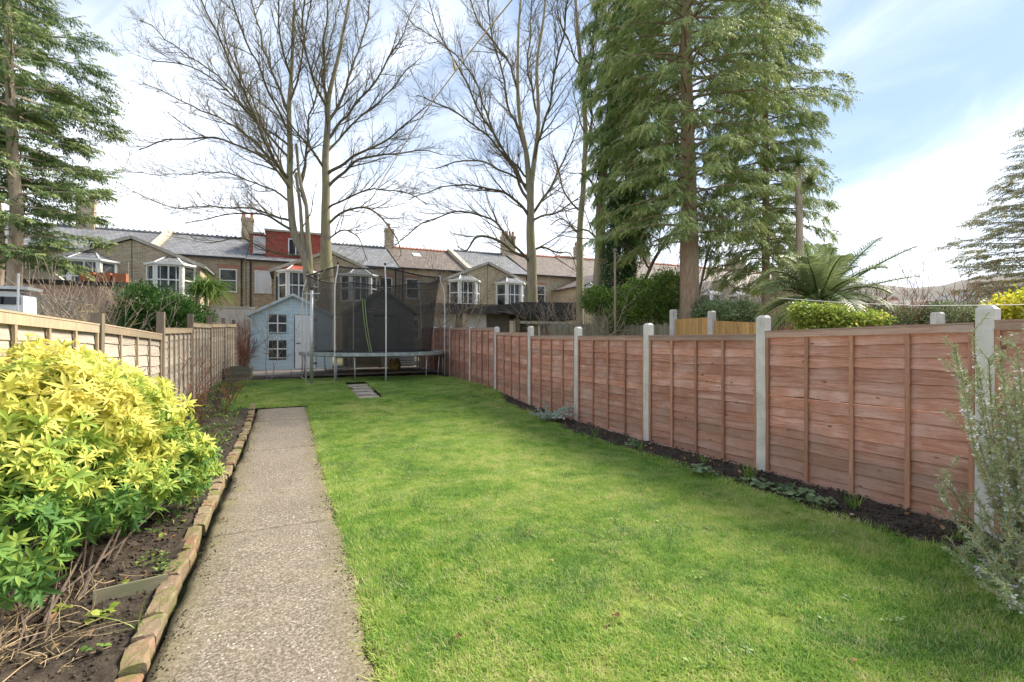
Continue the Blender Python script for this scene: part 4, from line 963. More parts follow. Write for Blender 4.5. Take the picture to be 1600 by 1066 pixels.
# ------------------------------------------------------------------ neighbours' outbuildings
cp = thing('lean_to_shelter', (10, 22, .35), "neighbour's long dark flat roofed lean-to with white panels below", 'shelter')
LYa = 22.0
XL, XR = atY(672, 500, LYa).x, atY(892, 500, LYa).x; XM = atY(806, 500, LYa).x
zr = lambda px_, py_: atY(px_, py_, LYa).z
mb = MB(); mb.poly_prism([(XL, LYa-.3, zr(672, 487)), (XM, LYa-.3, zr(806, 487)), (XM, LYa-.3, zr(806, 478)), (XL, LYa-.3, zr(672, 474))], (0, 3, 0)); part('roof', mb, M['felt'], cp)
mb = MB(); mb.poly_prism([(XM+.01, LYa-.5, zr(806, 498)), (XR, LYa-.5, zr(892, 501)), (XR, LYa-.5, zr(892, 474)), (XM+.01, LYa-.5, zr(806, 473))], (0, 3, 0)); part('roof', mb, M['felt'], cp)
nn = 14
for (xa_, xb_) in ((672, 806), (806, 892)):
    mb = MB(); vs = []; 
    for k in range(nn+1):
        px_ = xa_+(xb_-xa_)*k/nn; b = 6+4*abs(math.sin(k*1.3)); vs += [atY(px_, 476, LYa-.56), atY(px_, 476+b+6, LYa-.58)]
    mb.add(vs+[v+Vector((0, .02, 0)) for v in vs], [(2*k, 2*k+1, 2*k+3, 2*k+2) for k in range(nn)]+[(2*k+2+2*nn, 2*k+4+2*nn, 2*k+5+2*nn, 2*k+3+2*nn) for k in range(nn)]); part('felt_flap', mb, M['felt'], cp)
for k, (pa_, pb_, m_) in enumerate(((672, 712, 'white_blind'), (728, 760, 'white'), (803, 811, 'white'), (833, 844, 'white'), (716, 726, 'shed_black'), (762, 800, 'shed_black'), (845, 888, 'shed_black'), (812, 832, 'shed_black'))):
    xa_, xb_ = atY(pa_, 500, LYa+.4).x, atY(pb_, 500, LYa+.4).x
    if m_ == 'white' and k == 1:
        w_ = (xb_-xa_)/6
        for j in range(6):
            mb = MB(); mb.box(xa_+j*w_+.006, xa_+(j+1)*w_-.006, LYa+.38, LYa+.41, .35, zr(740, 489)); part('board', mb, M['white'], cp)
    else:
        mb = MB(); mb.box(xa_, xb_, LYa+.4+(.3 if m_ == 'shed_black' else 0), LYa+.44+(.3 if m_ == 'shed_black' else 0), .35, zr(740, 488)); part('panel', mb, M[m_], cp)
mb = MB(); mb.box(XM-.08, XM+.08, LYa-.3, LYa-.15, .35, zr(806, 486)); part('post', mb, M['grey_post_wood'], cp)
mb = MB(); mb.box(XM, XR, LYa-.1, LYa, zr(830, 506), zr(830, 502)); part('beam', mb, M['white_blind'], cp)
# pink rendered garage on the left
gg = thing('garage', (-7, 21, .35), 'flat roofed pink rendered garage behind the pale fence', 'garage')
GYY = 19.0
gx0, gx1 = atY(22, 460, GYY).x, atY(212, 460, GYY).x; zt0 = atY(22, 443, GYY).z
mb = MB(); mb.box(gx0, gx1, GYY, GYY+5, .3, atY(120, 446, GYY).z); part('wall', mb, M['render_pink'], gg)
zt = atY(120, 439, GYY).z; mb = MB(); mb.box(gx0-.1, gx1+.1, GYY-.12, GYY+5.1, atY(120, 446, GYY).z+.003, zt); part('roof', mb, M['felt'], gg)
mb = MB(); mb.box(gx0+.1, gx1-1.2, GYY-.02, GYY-.005, .35, atY(60, 462, GYY).z); gd = part('door', mb, M['render_cream'], gg)
for k in range(7):
    xx = gx0+.15+k*(gx1-gx0-1.35)/7; mb = MB(); mb.box(xx, xx+.04, GYY-.045, GYY-.021, .36, atY(60, 463, GYY).z); part('rib', mb, M['stone'], gd)
mb = MB(); mb.box(gx1-1.0, gx1-.15, GYY-.05, GYY-.003, 1.7, 2.35); part('window', mb, M['leaf_grey'], gg)
for k in range(3):
    mb = MB(); x_ = gx0+1.3+k*.42; mb.box(x_, x_+.36, GYY+.6, GYY+.9, zt+.003, zt+.36); tag(part('pot_block', mb, M['terracotta'], None), ['left', 'middle', 'right'][k]+' one of three terracotta blocks on the pink garage roof', 'block', 'terracotta blocks on the garage roof')
mb = MB(); mb.poly_prism([(gx0+.0, GYY+.02, zt+.004), (gx0+1.1, GYY+.02, zt+.004), (gx0+.9, GYY+.02, zt+.2), (gx0, GYY+.02, zt+.38)], (0, .25, 0)); part('parapet', mb, M['render_cream'], gg)
# white caravan end with a dark window
cv = thing('caravan', (-5.6, 13, .1), 'white caravan with dark window and ladder rack at the left edge', 'caravan')
CVY = 12.5; c0 = atY(-60, 460, CVY).x; c1 = atY(36, 460, CVY).x
vz = lambda py_: atY(20, py_, CVY).z
mb = MB(); mb.poly_prism([(c0, CVY, .45), (c1+.03, CVY, .45), (c1, CVY, vz(462)), (c1-.12, CVY, vz(456)), (c0, CVY, vz(455))], (0, .55, 0)); part('body', mb, M['white'], cv)
mb = MB(); mb.box(c0+.1, atY(32, 460, CVY).x, CVY-.02, CVY-.003, vz(476), vz(464)); part('window', mb, M['glass'], cv)
mb = MB(); mb.box(c0, c1+.1, CVY-.1, CVY+.55, vz(455)+.03, vz(455)+.09); part('roof_rack', mb, M['galv'], cv)
for k in (0, 1):
    mb = MB(); mb.tube([(c1-.05-.35*k, CVY-.12, .5), (c1-.02-.3*k, CVY-.12, vz(428 if k == 0 else 452))], .022, 6); part('ladder_stile', mb, M['galv'], cv)
mb = MB()
for sx in (c0+.3, c1-.35):
    mbw = MB(); mbw.tube([(sx, CVY-.02, .34), (sx, CVY+.16, .34)], .3, 16); part('wheel', mbw, M['black'], cv, False)
# rear garden wall of the left neighbour
mb = MB(); mb.box(atY(320, 500, 21.5).x, -1.25, 21.5, 21.7, .35, atY(360, 482, 21.5).z); w__ = part('garden_wall', mb, M['render_cream'], None); tag(w__, 'low pale rendered garden wall left of the playhouse', 'wall')
mb = MB(); mb.box(atY(320, 500, 21.5).x-.05, -1.2, 21.45, 21.75, atY(360, 482, 21.5).z+.003, atY(360, 479, 21.5).z); part('coping', mb, M['stone'], w__)
# ------------------------------------------------------------------ foliage templates
def leaflet(L, w, droop=.25, fold=.15):
    """a folded lance leaf along +Y: 8 tris"""
    ys_ = [0, .3*L, .65*L, L]; ws = [.0, w*.9, w, 0]
    zz = [0, -droop*L*.08, -droop*L*.35, -droop*L]
    v = [(0, 0, 0)]; 
    for k in (1, 2): v += [(-ws[k]/2, ys_[k], zz[k]+fold*w), (0, ys_[k], zz[k]), (ws[k]/2, ys_[k], zz[k]+fold*w)]
    v.append((0, L, zz[3])); f = [(0, 2, 1), (0, 3, 2), (1, 2, 5), (1, 5, 4), (2, 3, 6), (2, 6, 5), (4, 5, 7), (5, 6, 7)]
    return np.array(v, float), np.array(f)
def xf(vf, M3, t=(0, 0, 0)): return vf[0] @ np.array(M3).T + np.array(t), vf[1]
def assemble(lst):
    V, Fc, A, b = [], [], [], 0
    for (v, f), a in lst: V.append(v); Fc.append(f+b); A.append(np.full(len(v), a)); b += len(v)
    return np.concatenate(V), np.concatenate(Fc), np.concatenate(A)
def whorl(n=7, L=.1, w=.026, up=.35, rs=0, two=True):
    """leaves radiating round +Y (the shoot's direction)"""
    r = random.Random(rs); out = []
    for k in range(n):
        a = 2*math.pi*k/n+r.uniform(-.25, .25); l = L*r.uniform(.75, 1.1)
        e = Euler((r.uniform(-.1, .1)+(math.pi/2-up)*(1 if k % 2 else .72)*-1, 0, 0)).to_matrix()  # tilt leaf off the axis
        m3 = Matrix.Rotation(a, 3, 'Y') @ e
        out.append((xf(leaflet(l, w*r.uniform(.85, 1.15), r.uniform(.15, .5)), m3, (0, r.uniform(-.01, .01), 0)), r.uniform(-.08, .08)))
    return assemble(out)
def tri_leaf(L, w): return np.array([(0, 0, 0), (-w/2, L*.45, L*.04), (w/2, L*.45, L*.04), (0, L, -L*.1)], float), np.array([(0, 2, 1), (1, 2, 3)])
def spray(n=14, L=.5, bl=.17, w=.035, droop=.5, rs=0, spread=.9):
    """a frond of narrow blades along a drooping twig on +Y"""
    r = random.Random(rs); out = []
    for k in range(n):
        t = (k+.5)/n; y = L*t; z = -droop*L*t*t; s_ = 1 if k % 2 else -1
        a = s_*spread*r.uniform(.55, 1.1)*(1-.35*t); l = bl*(1.05-.55*t)*r.uniform(.7, 1.25)
        m3 = Matrix.Rotation(-a, 3, 'Z') @ Matrix.Rotation(-r.uniform(.1, .75)-droop*t, 3, 'X') @ Matrix.Rotation(r.uniform(-.8, .8), 3, 'Y')
        out.append((xf(tri_leaf(l, w*r.uniform(.7, 1.3)), m3, (0, y, z)), r.uniform(-.08, .08)+.18*t))
    return assemble(out)
def cluster(n=12, rad=.14, L=.06, w=.035, rs=0):
    r = random.Random(rs); out = []
    for k in range(n):
        d = Vector((r.gauss(0, 1), r.gauss(0, 1), r.gauss(0, 1))).normalized()
        m3 = Euler((r.uniform(-1.2, .6), r.uniform(-.6, .6), r.uniform(0, 6.28))).to_matrix()
        out.append((xf(tri_leaf(L*r.uniform(.7, 1.2), w*r.uniform(.8, 1.2)), m3, d*rad*r.random()**.5), r.uniform(-.15, .15)))
    return assemble(out)

def multi(templates, P, D, sc, val, roll=None):
    """spread instances over several templates"""
    n = len(P); which = rng.integers(0, len(templates), n); roll = rng.uniform(-.5, .5, n) if roll is None else roll; parts_ = []
    Mx = frames(D, roll)
    for k, T in enumerate(templates):
        i = which == k
        if i.any(): parts_.append(scatter(T, P[i], Mx[i], sc[i], val[i]))
    return join(parts_)

# ------------------------------------------------------------------ bare trees
def wander(start, d, L, n, jit, trop, rs, rise=0):
    p = Vector(start); d = Vector(d).normalized(); out = [p.copy()]; st = L/n
    for k in range(n):
        d = (d+Vector((rs.gauss(0, jit), rs.gauss(0, jit), rs.gauss(0, jit)*.8+trop))).normalized(); p = p+d*st; out.append(p.copy())
    return out
def subdiv(pts, rad, n=3):
    """Catmull-Rom through pts"""
    o, r_ = [], []
    for i in range(len(pts)-1):
        p0 = pts[max(i-1, 0)]; p1 = pts[i]; p2 = pts[i+1]; p3 = pts[min(i+2, len(pts)-1)]
        for k in range(n):
            t = k/n; o.append(.5*((2*p1)+(p2-p0)*t+(2*p0-5*p1+4*p2-p3)*t*t+(3*p1-p0-3*p2+p3)*t**3)); r_.append(rad[i]*(1-t)+rad[i+1]*t)
    o.append(pts[-1]); r_.append(rad[-1]); return o, r_
def branch_out(mb, pts, rad, lvl, rs, cfg):
    """side branches of a limb; cfg: per level (per metre, length ratio, max length, angle)"""
    if lvl >= len(cfg): return
    dens, Lmin, Lmax, ang, t0 = cfg[lvl]
    seg = [(pts[i+1]-pts[i]).length for i in range(len(pts)-1)]; tot = sum(seg)
    n = int(tot*dens+rs.random())
    for q in range(n):
        t = t0+(1-t0)*((q+rs.random())/n); s_ = t*tot; i = 0
        while i < len(seg)-1 and s_ > seg[i]: s_ -= seg[i]; i += 1
        f = min(1, s_/max(seg[i], 1e-6)); p = pts[i].lerp(pts[i+1], f); r0 = rad[i]*(1-f)+rad[min(i+1, len(rad)-1)]*f
        tg = (pts[i+1]-pts[i]).normalized(); side = tg.orthogonal().normalized(); side.rotate(Matrix.Rotation(rs.uniform(0, 6.283), 3, tg))
        a = R(ang*rs.uniform(.6, 1.3)); d = tg*math.cos(a)+side*math.sin(a)
        if d.z < -.35: d.z *= .3
        L = rs.uniform(Lmin, Lmax)*(1.15-.6*t)
        r = min(r0*.62, .006+L*.0115); m = 5 if L > 1.2 else (4 if L > .6 else 2)
        pp = wander(p, d, L, m, .16 if lvl else .12, .10 if lvl < 2 else .05, rs)
        rr = [max(.0052, r*(1-k/m*.85)) for k in range(m+1)]
        mb.tube(pp, rr, 5 if r > .02 else 3, cap=False); branch_out(mb, pp, rr, lvl+1, rs, cfg)
def limb_tree(name, label, d, trunks, limbs, mat, cfg, seed, cat='tree', foot=None, group='bare trees behind the gardens', ws=.62):
    """trunks/limbs: lists of [(px,py,width_px)...]; the depth of a limb swings out around the trunk"""
    rs = random.Random(seed); first = at(trunks[0][0][0], 530, d+0.0)
    root = thing(name, (first.x, first.y, g(first.y)), label, cat, group)
    for tk in trunks:
        pts = [at(x, y, d) for x, y, w in tk]; rad = [max(.02, w*ws*d/F/2) for x, y, w in tk]
        if pts[0].z > g(pts[0].y): pts.insert(0, Vector((pts[0].x, pts[0].y, g(pts[0].y)-.1))); rad.insert(0, rad[0]*1.15)
        pp, rr = subdiv(pts, rad, 4); pp = [p+Vector((noise.noise(p*.5), noise.noise(p*.5+Vector((9, 0, 0))), 0))*.08 for p in pp]
        mb = MB(); mb.tube(pp, rr, 12, cap=False); part('trunk', mb, mat, root, True)
        mb = MB(); up_ = len(pp)//2; branch_out(mb, pp[up_:], rr[up_:], 0, rs, [(1.1, 1.4, 3.2, 42, .1)]+cfg[1:]); part('branch', mb, M['branch'], root)
    for k, lb in enumerate(limbs):
        dz = (1 if k % 2 else -1)*rs.uniform(.15, .55); n = len(lb); L = (at(lb[0][0], lb[0][1], d)-at(lb[-1][0], lb[-1][1], d)).length
        pts = [at(x, y, d+dz*L*(i/(n-1))) for i, (x, y, w) in enumerate(lb)]; rad = [max(.012, w*ws*.95*d/F/2) for x, y, w in lb]
        pp, rr = subdiv(pts, rad, 5); pp = [pp[0]]+[p+Vector((noise.noise(p*.9), noise.noise(p*.9+Vector((9, 0, 0))), noise.noise(p*.9+Vector((0, 7, 0)))))*.16 for p in pp[1:]]
        mb = MB(); mb.tube(pp, rr, 7, cap=False); branch_out(mb, pp, rr, 0, rs, cfg); part('branch', mb, M['branch'], root, True)
    return root
CFG = [(3.1, .9, 3.0, 36, .08), (3.6, .45, 1.25, 38, .12), (5.0, .18, .5, 42, .2)]
limb_tree('bare_tree', 'large bare tree with green tinged leaning trunk rising behind the playhouse', 23.5,
  [[(484, 520, 26), (484, 445, 25), (478, 405, 22), (462, 370, 19), (455, 330, 17), (453, 265, 15), (452, 190, 12), (455, 110, 9), (459, 30, 7), (463, -70, 4)],
   [(486, 440, 15), (482, 370, 12), (478, 320, 9), (470, 285, 8), (462, 225, 6)],
   [(484, 430, 12), (474, 375, 10), (468, 315, 8), (463, 270, 6)]],
  [[(453, 280, 9), (425, 240, 7), (390, 165, 6), (352, 85, 4), (318, 0, 3), (300, -50, 2)],
   [(453, 290, 9), (420, 245, 7), (370, 200, 5), (300, 165, 4), (225, 130, 2)],
   [(455, 300, 8), (430, 262, 6), (380, 228, 5), (300, 214, 4), (215, 232, 2)],
   [(452, 180, 8), (432, 130, 6), (408, 60, 5), (392, 0, 4), (380, -60, 3)],
   [(453, 210, 7), (425, 150, 5), (385, 60, 4), (350, -30, 3)],
   [(454, 345, 7), (405, 330, 5), (345, 322, 4), (270, 325, 3), (205, 300, 2)],
   [(458, 362, 8), (430, 345, 6), (395, 332, 4), (350, 335, 3), (290, 350, 2)],
   [(470, 285, 7), (482, 200, 5), (500, 120, 4), (522, 40, 3), (540, -40, 2)],
   [(454, 120, 6), (440, 60, 4), (430, -40, 3)],
   [(453, 250, 7), (400, 190, 5), (340, 120, 4), (270, 70, 3), (220, 30, 2)],
   [(453, 230, 6), (380, 170, 4), (310, 110, 3), (240, 95, 2)],
   [(454, 315, 6), (400, 285, 4), (330, 268, 3), (250, 275, 2), (190, 262, 1.5)],
   [(452, 160, 6), (470, 100, 4), (482, 30, 3), (490, -40, 2)],
   [(455, 300, 6), (420, 215, 5), (372, 110, 4), (335, 20, 3), (310, -60, 2)],
   [(478, 400, 6), (430, 395, 4), (380, 375, 3), (320, 380, 2)]], M['bark_ash'], CFG, 11)
limb_tree('bare_tree', 'thick straight trunked bare tree close behind the leaning trunk', 24.5,
  [[(514, 520, 33), (512, 440, 31), (510, 400, 28), (509, 340, 22), (509, 270, 18), (511, 200, 15), (512, 160, 12), (528, 95, 9), (543, 20, 7), (552, -70, 4)]],
  [[(512, 272, 9), (545, 248, 7), (590, 225, 5), (640, 190, 3), (668, 165, 2)],
   [(512, 295, 9), (545, 262, 7), (590, 243, 5), (650, 236, 3), (690, 240, 2)],
   [(510, 265, 8), (482, 230, 6), (455, 195, 4), (430, 150, 3)],
   [(511, 200, 9), (535, 150, 7), (560, 80, 5), (580, 0, 4), (590, -60, 3)],
   [(511, 170, 8), (488, 120, 6), (474, 60, 5), (476, -30, 3)],
   [(513, 350, 7), (545, 328, 6), (580, 330, 5), (612, 362, 4), (628, 400, 2)],
   [(513, 372, 5), (540, 360, 4), (560, 372, 3), (572, 410, 2)],
   [(511, 220, 8), (550, 170, 6), (590, 120, 5), (630, 50, 3), (650, 10, 2)],
   [(512, 160, 8), (505, 90, 6), (512, 20, 4), (515, -50, 3)],
   [(510, 240, 7), (545, 200, 5), (600, 150, 4), (655, 90, 2)],
   [(513, 325, 6), (560, 300, 4), (620, 298, 3), (670, 320, 2)]], M['bark_ash'], CFG, 12)
limb_tree('bare_tree', 'tall bare tree with pale mottled trunk above the lean-to shelter', 25.5,
  [[(834, 530, 28), (832, 470, 27), (831, 400, 24), (829, 345, 21), (827, 290, 16), (822, 240, 13), (812, 185, 10), (808, 120, 8), (812, 50, 6), (816, -60, 4)],
   [(829, 330, 15), (834, 260, 13), (842, 190, 10), (838, 110, 8), (850, 30, 6), (858, -60, 4)]],
  [[(829, 345, 9), (808, 315, 7), (780, 297, 6), (740, 292, 4), (690, 292, 3), (640, 315, 2)],
   [(827, 402, 9), (800, 392, 8), (770, 372, 7), (745, 372, 6), (728, 392, 4), (712, 385, 2)],
   [(829, 410, 8), (800, 380, 6), (765, 345, 5), (722, 330, 4), (660, 350, 3), (610, 385, 2)],
   [(827, 320, 9), (800, 262, 7), (768, 200, 6), (748, 140, 5), (712, 85, 4), (660, 50, 3), (628, 15, 2)],
   [(825, 300, 8), (790, 235, 6), (752, 180, 5), (725, 120, 4), (690, 60, 3), (670, 0, 2)],
   [(822, 240, 8), (800, 175, 6), (780, 100, 5), (765, 30, 4), (758, -50, 3)],
   [(834, 250, 8), (855, 180, 6), (868, 100, 5), (885, 30, 4), (892, -40, 3)],
   [(832, 335, 8), (860, 290, 6), (885, 240, 4), (905, 190, 3)],
   [(832, 345, 7), (850, 335, 5), (880, 330, 4), (915, 300, 2)],
   [(832, 395, 7), (848, 388, 6), (870, 392, 4), (890, 398, 3), (900, 420, 2)],
   [(827, 290, 7), (785, 265, 5), (735, 250, 4), (680, 262, 2)],
   [(812, 160, 6), (790, 90, 5), (745, 30, 4), (720, -40, 3)],
   [(826, 280, 6), (770, 220, 5), (715, 175, 4), (650, 150, 2)],
   [(840, 180, 7), (825, 100, 5), (832, 20, 4), (830, -50, 3)]], M['bark_ash'], CFG, 13)
limb_tree('bare_tree', 'slender bare trunk standing between the mottled tree and the conifers', 24.0,
  [[(903, 530, 18), (905, 440, 16), (906, 380, 14), (910, 300, 12), (916, 215, 11), (912, 130, 9), (902, 60, 7), (897, -60, 5)]],
  [[(914, 240, 6), (925, 180, 5), (918, 120, 4), (930, 40, 3)], [(908, 330, 5), (885, 300, 4), (868, 250, 3)], [(910, 150, 6), (925, 90, 5), (935, 10, 4), (940, -40, 3)], [(906, 370, 5), (880, 345, 3), (860, 350, 2)], [(905, 100, 4), (880, 50, 3), (870, -10, 2)]], M['bark_ash'], CFG, 14, ws=.72)
limb_tree('bare_tree', 'pale smooth trunk leaning against the ivy clad conifer', 21.5,
  [[(932, 530, 21), (935, 440, 20), (939, 360, 18), (942, 290, 17), (946, 230, 15), (952, 150, 12), (950, 60, 8)]],
  [[(941, 330, 5), (925, 290, 4), (905, 270, 3)], [(940, 380, 5), (918, 360, 3), (890, 365, 2)]], M['bark_ash'], CFG[:2], 15, ws=.85)
limb_tree('bare_tree', 'short leaning bare snag and twigs left of the big conifer trunk', 19.0,
  [[(1000, 470, 6), (1015, 420, 6), (1035, 385, 5), (1062, 350, 4)]], [[(1015, 420, 4), (1000, 395, 3), (985, 385, 2)], [(1035, 385, 3), (1020, 370, 2), (1000, 372, 2)]], M['twig'], CFG[1:], 16, ws=.9)
limb_tree('bare_tree', 'thin bare sapling branch to the right of the big conifer trunk', 17.5,
  [[(1085, 500, 5), (1092, 450, 4), (1103, 400, 4), (1110, 375, 2)]], [[(1095, 440, 3), (1120, 415, 2), (1150, 410, 2)]], M['twig'], CFG[1:], 17, ws=.9)

# ------------------------------------------------------------------ twiggy shrubs
def twig_shrub(label, c, rad, h, n, mat, seed, spread=.5, name='bare_shrub', cfg=None, group=None, r0=.012, cat='shrub', jit=.16):
    rs = random.Random(seed); root = thing(name, c, label, cat, group); mb = MB(); cfg = cfg or [(2.7, .3*h*.6, .55*h*.6, 38, .2), (3.6, .1*h, .25*h, 40, .2)]
    for k in range(n):
        a = rs.uniform(0, 6.28); q = rs.random()**.5*rad*.35; p = Vector((c[0]+math.cos(a)*q, c[1]+math.sin(a)*q, c[2]-.03))
        d = Vector((math.cos(a)*spread*rs.uniform(.2, 1.2), math.sin(a)*spread*rs.uniform(.2, 1.2), 1)); L = h*rs.uniform(.6, 1.1)
        pp = wander(p, d, L, 7, jit, .02, rs); rr = [max(.003, r0*(1-i/7*.8)) for i in range(8)]
        mb.tube(pp, rr, 4, cap=False); branch_out(mb, pp, rr, 0, rs, cfg)
    part('stems', mb, mat, root); return root
def gp(px_, d): p = at(px_, 530, d); return Vector((p.x, p.y, g(p.y)))
tw = twig_shrub
tw('tangle of bare tan branches over the pale fence before the pink garage', gp(128, 12.5), 1.6, 3.0, 20, M['twig_grey'], 21, .6, r0=.03)
tw('thin pale bare shrub left of the evergreen ivy mound', gp(205, 12.5), 1.2, 2.6, 12, M['twig_grey'], 22, .55, r0=.022)
tw('bare straggling shrub by the white caravan', gp(75, 10.5), 1.0, 2.6, 10, M['twig_tan'], 23, .6, r0=.02)
tw('bare twiggy bush under the weeping green shrub', gp(318, 14.0), 1.0, 2.2, 14, M['twig_tan'], 24, .35, r0=.015)
tw('dense bare grey bush before the slender trunks, over the red fence', gp(898, 16.5), 1.2, 3.1, 22, M['twig_grey'], 25, .55, r0=.02)
tw('reddish bare twiggy shrub nearest the palm on the right', gp(1365, 12.0), 1.3, 3.3, 44, M['twig_red'], 26, .8, r0=.010)
tw('reddish bare twiggy shrub between palm and right cedar', gp(1445, 12.5), 1.5, 3.2, 44, M['twig_red'], 27, .85, r0=.010)
tw('pale bare shrub right of the conifer trunk behind yellow boards', gp(1140, 18), 1.9, 3.9, 40, M['twig_grey'], 28, .7, r0=.012)
tw('bare grey thicket in front of the far terrace left of the conifer trunk', gp(1010, 23), 2.2, 5.0, 40, M['twig_grey'], 280, .7, r0=.014)
tw('bare grey thicket in front of the far terrace left of the palm', gp(1195, 24), 2.4, 5.0, 40, M['twig_grey'], 281, .8, r0=.014)
tw('loose bare shrub behind the trampoline net', gp(640, 21.5), 1.2, 4.4, 12, M['twig_grey'], 29, .5, r0=.02)
tw('small bare tree with arching twigs right of the trampoline net', gp(690, 21.0), 1.6, 5.0, 8, M['twig_grey'], 30, .7, r0=.03)
tw('thin bare sapling on the lawn beside the playhouse', gp(421, 14.3), .3, 2.6, 3, M['twig_grey'], 31, .3, r0=.012, name='sapling', cat='sapling')
tw('brown dead climber tangle at the far end of the pale fence', gp(380, 17.0)+Vector((0, 0, 0)), .35, 1.9, 34, M['twig_red'], 32, .16, name='dead_climber', cat='climber', r0=.01)
for k, (px_, d, h, n, lb) in enumerate(((318, 8.2, 1.1, 9, 'reddish bare rose stems nearest the golden bush'), (345, 9.0, .95, 9, 'dense red brown bare stems in the left bed by the path corner'), (300, 9.3, 1.5, 6, 'tall thin bare stems against the pale fence'), (268, 6.6, 1.35, 5, 'arching bare stems between fence and golden bush'), (362, 10.2, .8, 8, 'low reddish bare stems at the far end of the left bed'))):
    p = gp(px_, d); tw(lb, (min(-.95, p.x), p.y, p.z+.02), .3, h, n, M['twig_red'], 40+k, .42, name='rose_bush', cat='shrub', cfg=[(2.5, .15, .45, 45, .3)], r0=.008, jit=.12)

# ------------------------------------------------------------------ leafy shrubs
def shell_points(blobs, n, inner=.55):
    out = []; nn = []
    w = np.array([b[3]*b[4]+b[4]*b[5]+b[3]*b[5] for b in blobs], float); w /= w.sum()
    for b, k in zip(blobs, rng.multinomial(n, w)):
        d = rdir(k); r = rng.uniform(inner, 1.0, k)**.6; P = d*(r*(.78+.5*vnoise(d[:, 0]*2+b[0], d[:, 1]*2+d[:, 2]*3+b[1], 1.7, 3, 5)))[:, None]*np.array(b[3:6])+np.array(b[0:3]); nr = d/np.array(b[3:6]); nr /= np.linalg.norm(nr, axis=1, keepdims=True); out.append(P); nn.append(nr)
    return np.concatenate(out), np.concatenate(nn)
def leafy(name, label, blobs, n, T, mat, sc=(.8, 1.2), cat='shrub', vlo=.25, vhi=.6, upb=.3, stems=None, group=None, inner=.45, root=None, pname='foliage', down=0):
    P, N = shell_points(blobs, n, inner); lo, hi = P[:, 2].min(), P[:, 2].max()
    D = N+rdir(n)*.7; D[:, 2] += upb-down; val = vlo+(vhi-vlo)*rng.random(n)
    own = root is None
    if own: root = thing(name, (blobs[0][0], blobs[0][1], g(blobs[0][1])), label, cat, group)
    v, f, a = multi(T, P, D, rng.uniform(sc[0], sc[1], n), val); put(pname, np_mesh(pname, v, f, mat, a), root)
    if own:
        rs = random.Random(n); mb = MB(); c = Vector((blobs[0][0], blobs[0][1], g(blobs[0][1])-.05))
        for k in range(7):
            b = blobs[k % len(blobs)]; e = Vector(b[:3])+Vector((rs.uniform(-.4, .4)*b[3], rs.uniform(-.4, .4)*b[4], rs.uniform(-.1, .6)*b[5])); s0 = c+Vector((rs.uniform(-.1, .1), rs.uniform(-.1, .1), 0))
            mid = s0.lerp(e, .5)+Vector((rs.uniform(-.1, .1), rs.uniform(-.1, .1), .1)); mb.tube([s0, mid, e], [.022, .016, .006], 5, cap=False)
        part('stems', mb, stems or M['twig'], root)
    return root
TC = [cluster(14, .16, .07, .045, k) for k in range(4)]
TCs = [cluster(14, .10, .045, .028, k+9) for k in range(3)]
def bl(px_, py_, d, rx, ry, rz): p = at(px_, py_, d); return (p.x, p.y, p.z, rx, ry, rz)
leafy('ivy_shrub', 'dark green evergreen mound rising over the sagging pale fence', [bl(232, 478, 13.5, .75, .7, .65), bl(275, 492, 13.2, .6, .6, .5), bl(300, 498, 14.5, .6, .6, .35), bl(250, 520, 13.5, 1.1, .8, .9)], 2000, TC, M['leaf_green'], vlo=0, vhi=.5)
leafy('ivy_shrub', 'yellow speckled green shrub left of the big conifer trunk', [bl(1010, 465, 18, .9, .8, .75), bl(975, 475, 17.5, .9, .8, .6), bl(1045, 455, 18.5, .8, .8, .8), bl(930, 470, 18, .6, .6, .5), bl(1000, 505, 18, 1.6, .9, .9)], 3300, TC, M['leaf_green'], vlo=.15, vhi=1.0, sc=(.8, 1.3))
leafy('laurel_shrub', 'grey green leafy shrub behind the yellow boards right of the conifer trunk', [bl(1120, 490, 15.5, .8, .6, .35), bl(1155, 488, 16, .7, .6, .35), bl(1100, 485, 16.5, .6, .6, .35), bl(1130, 520, 16, 1.3, .7, .9)], 1700, TC, M['leaf_grey'], vlo=.1, vhi=.9)
leafy('lime_shrub', 'lime green leafed shrub spilling over the fence top below the palm', [bl(1262, 492, 10.4, .45, .4, .22), bl(1300, 494, 10.3, .5, .4, .2), bl(1350, 502, 10.3, .45, .4, .14), bl(1300, 525, 10.4, .95, .5, .5)], 1200, TCs, M['leaf_lime'], vlo=.1, vhi=1.05, sc=(.8, 1.9), inner=.3, upb=.9)
leafy('golden_hedge_shrub', 'bright yellow leafed shrub beyond the fence at the right frame edge', [bl(1590, 480, 9.0, .4, .4, .2), bl(1625, 475, 9.2, .5, .5, .25), bl(1600, 505, 9.2, .6, .5, .4)], 900, TCs, M['leaf_yellow'], vlo=-.2, vhi=1.1, sc=(.8, 1.9), inner=.3, upb=.9)
leafy('evergreen_shrub', 'variegated pale leaved shrub behind the red fence under the twiggy shrubs', [bl(1480, 492, 11.5, .9, .5, .3), bl(1400, 498, 11.7, .9, .5, .28), bl(1530, 495, 11.5, .6, .5, .3), bl(1450, 520, 11.7, 1.6, .5, .5)], 1500, TCs, M['leaf_grey'], vlo=.2, vhi=1.1, sc=(1.0, 1.5))
leafy('ivy_column', 'dark ivy cladding the lower trunk left of the big conifer', [bl(965, 440, 20, .75, .7, 1.3), bl(972, 390, 20, .8, .7, 1.3), bl(980, 335, 20, .85, .7, 1.3), bl(965, 500, 20, .8, .8, 1.6)], 3000, TC, M['leaf_ivy'], vlo=0, vhi=.9, cat='climber')
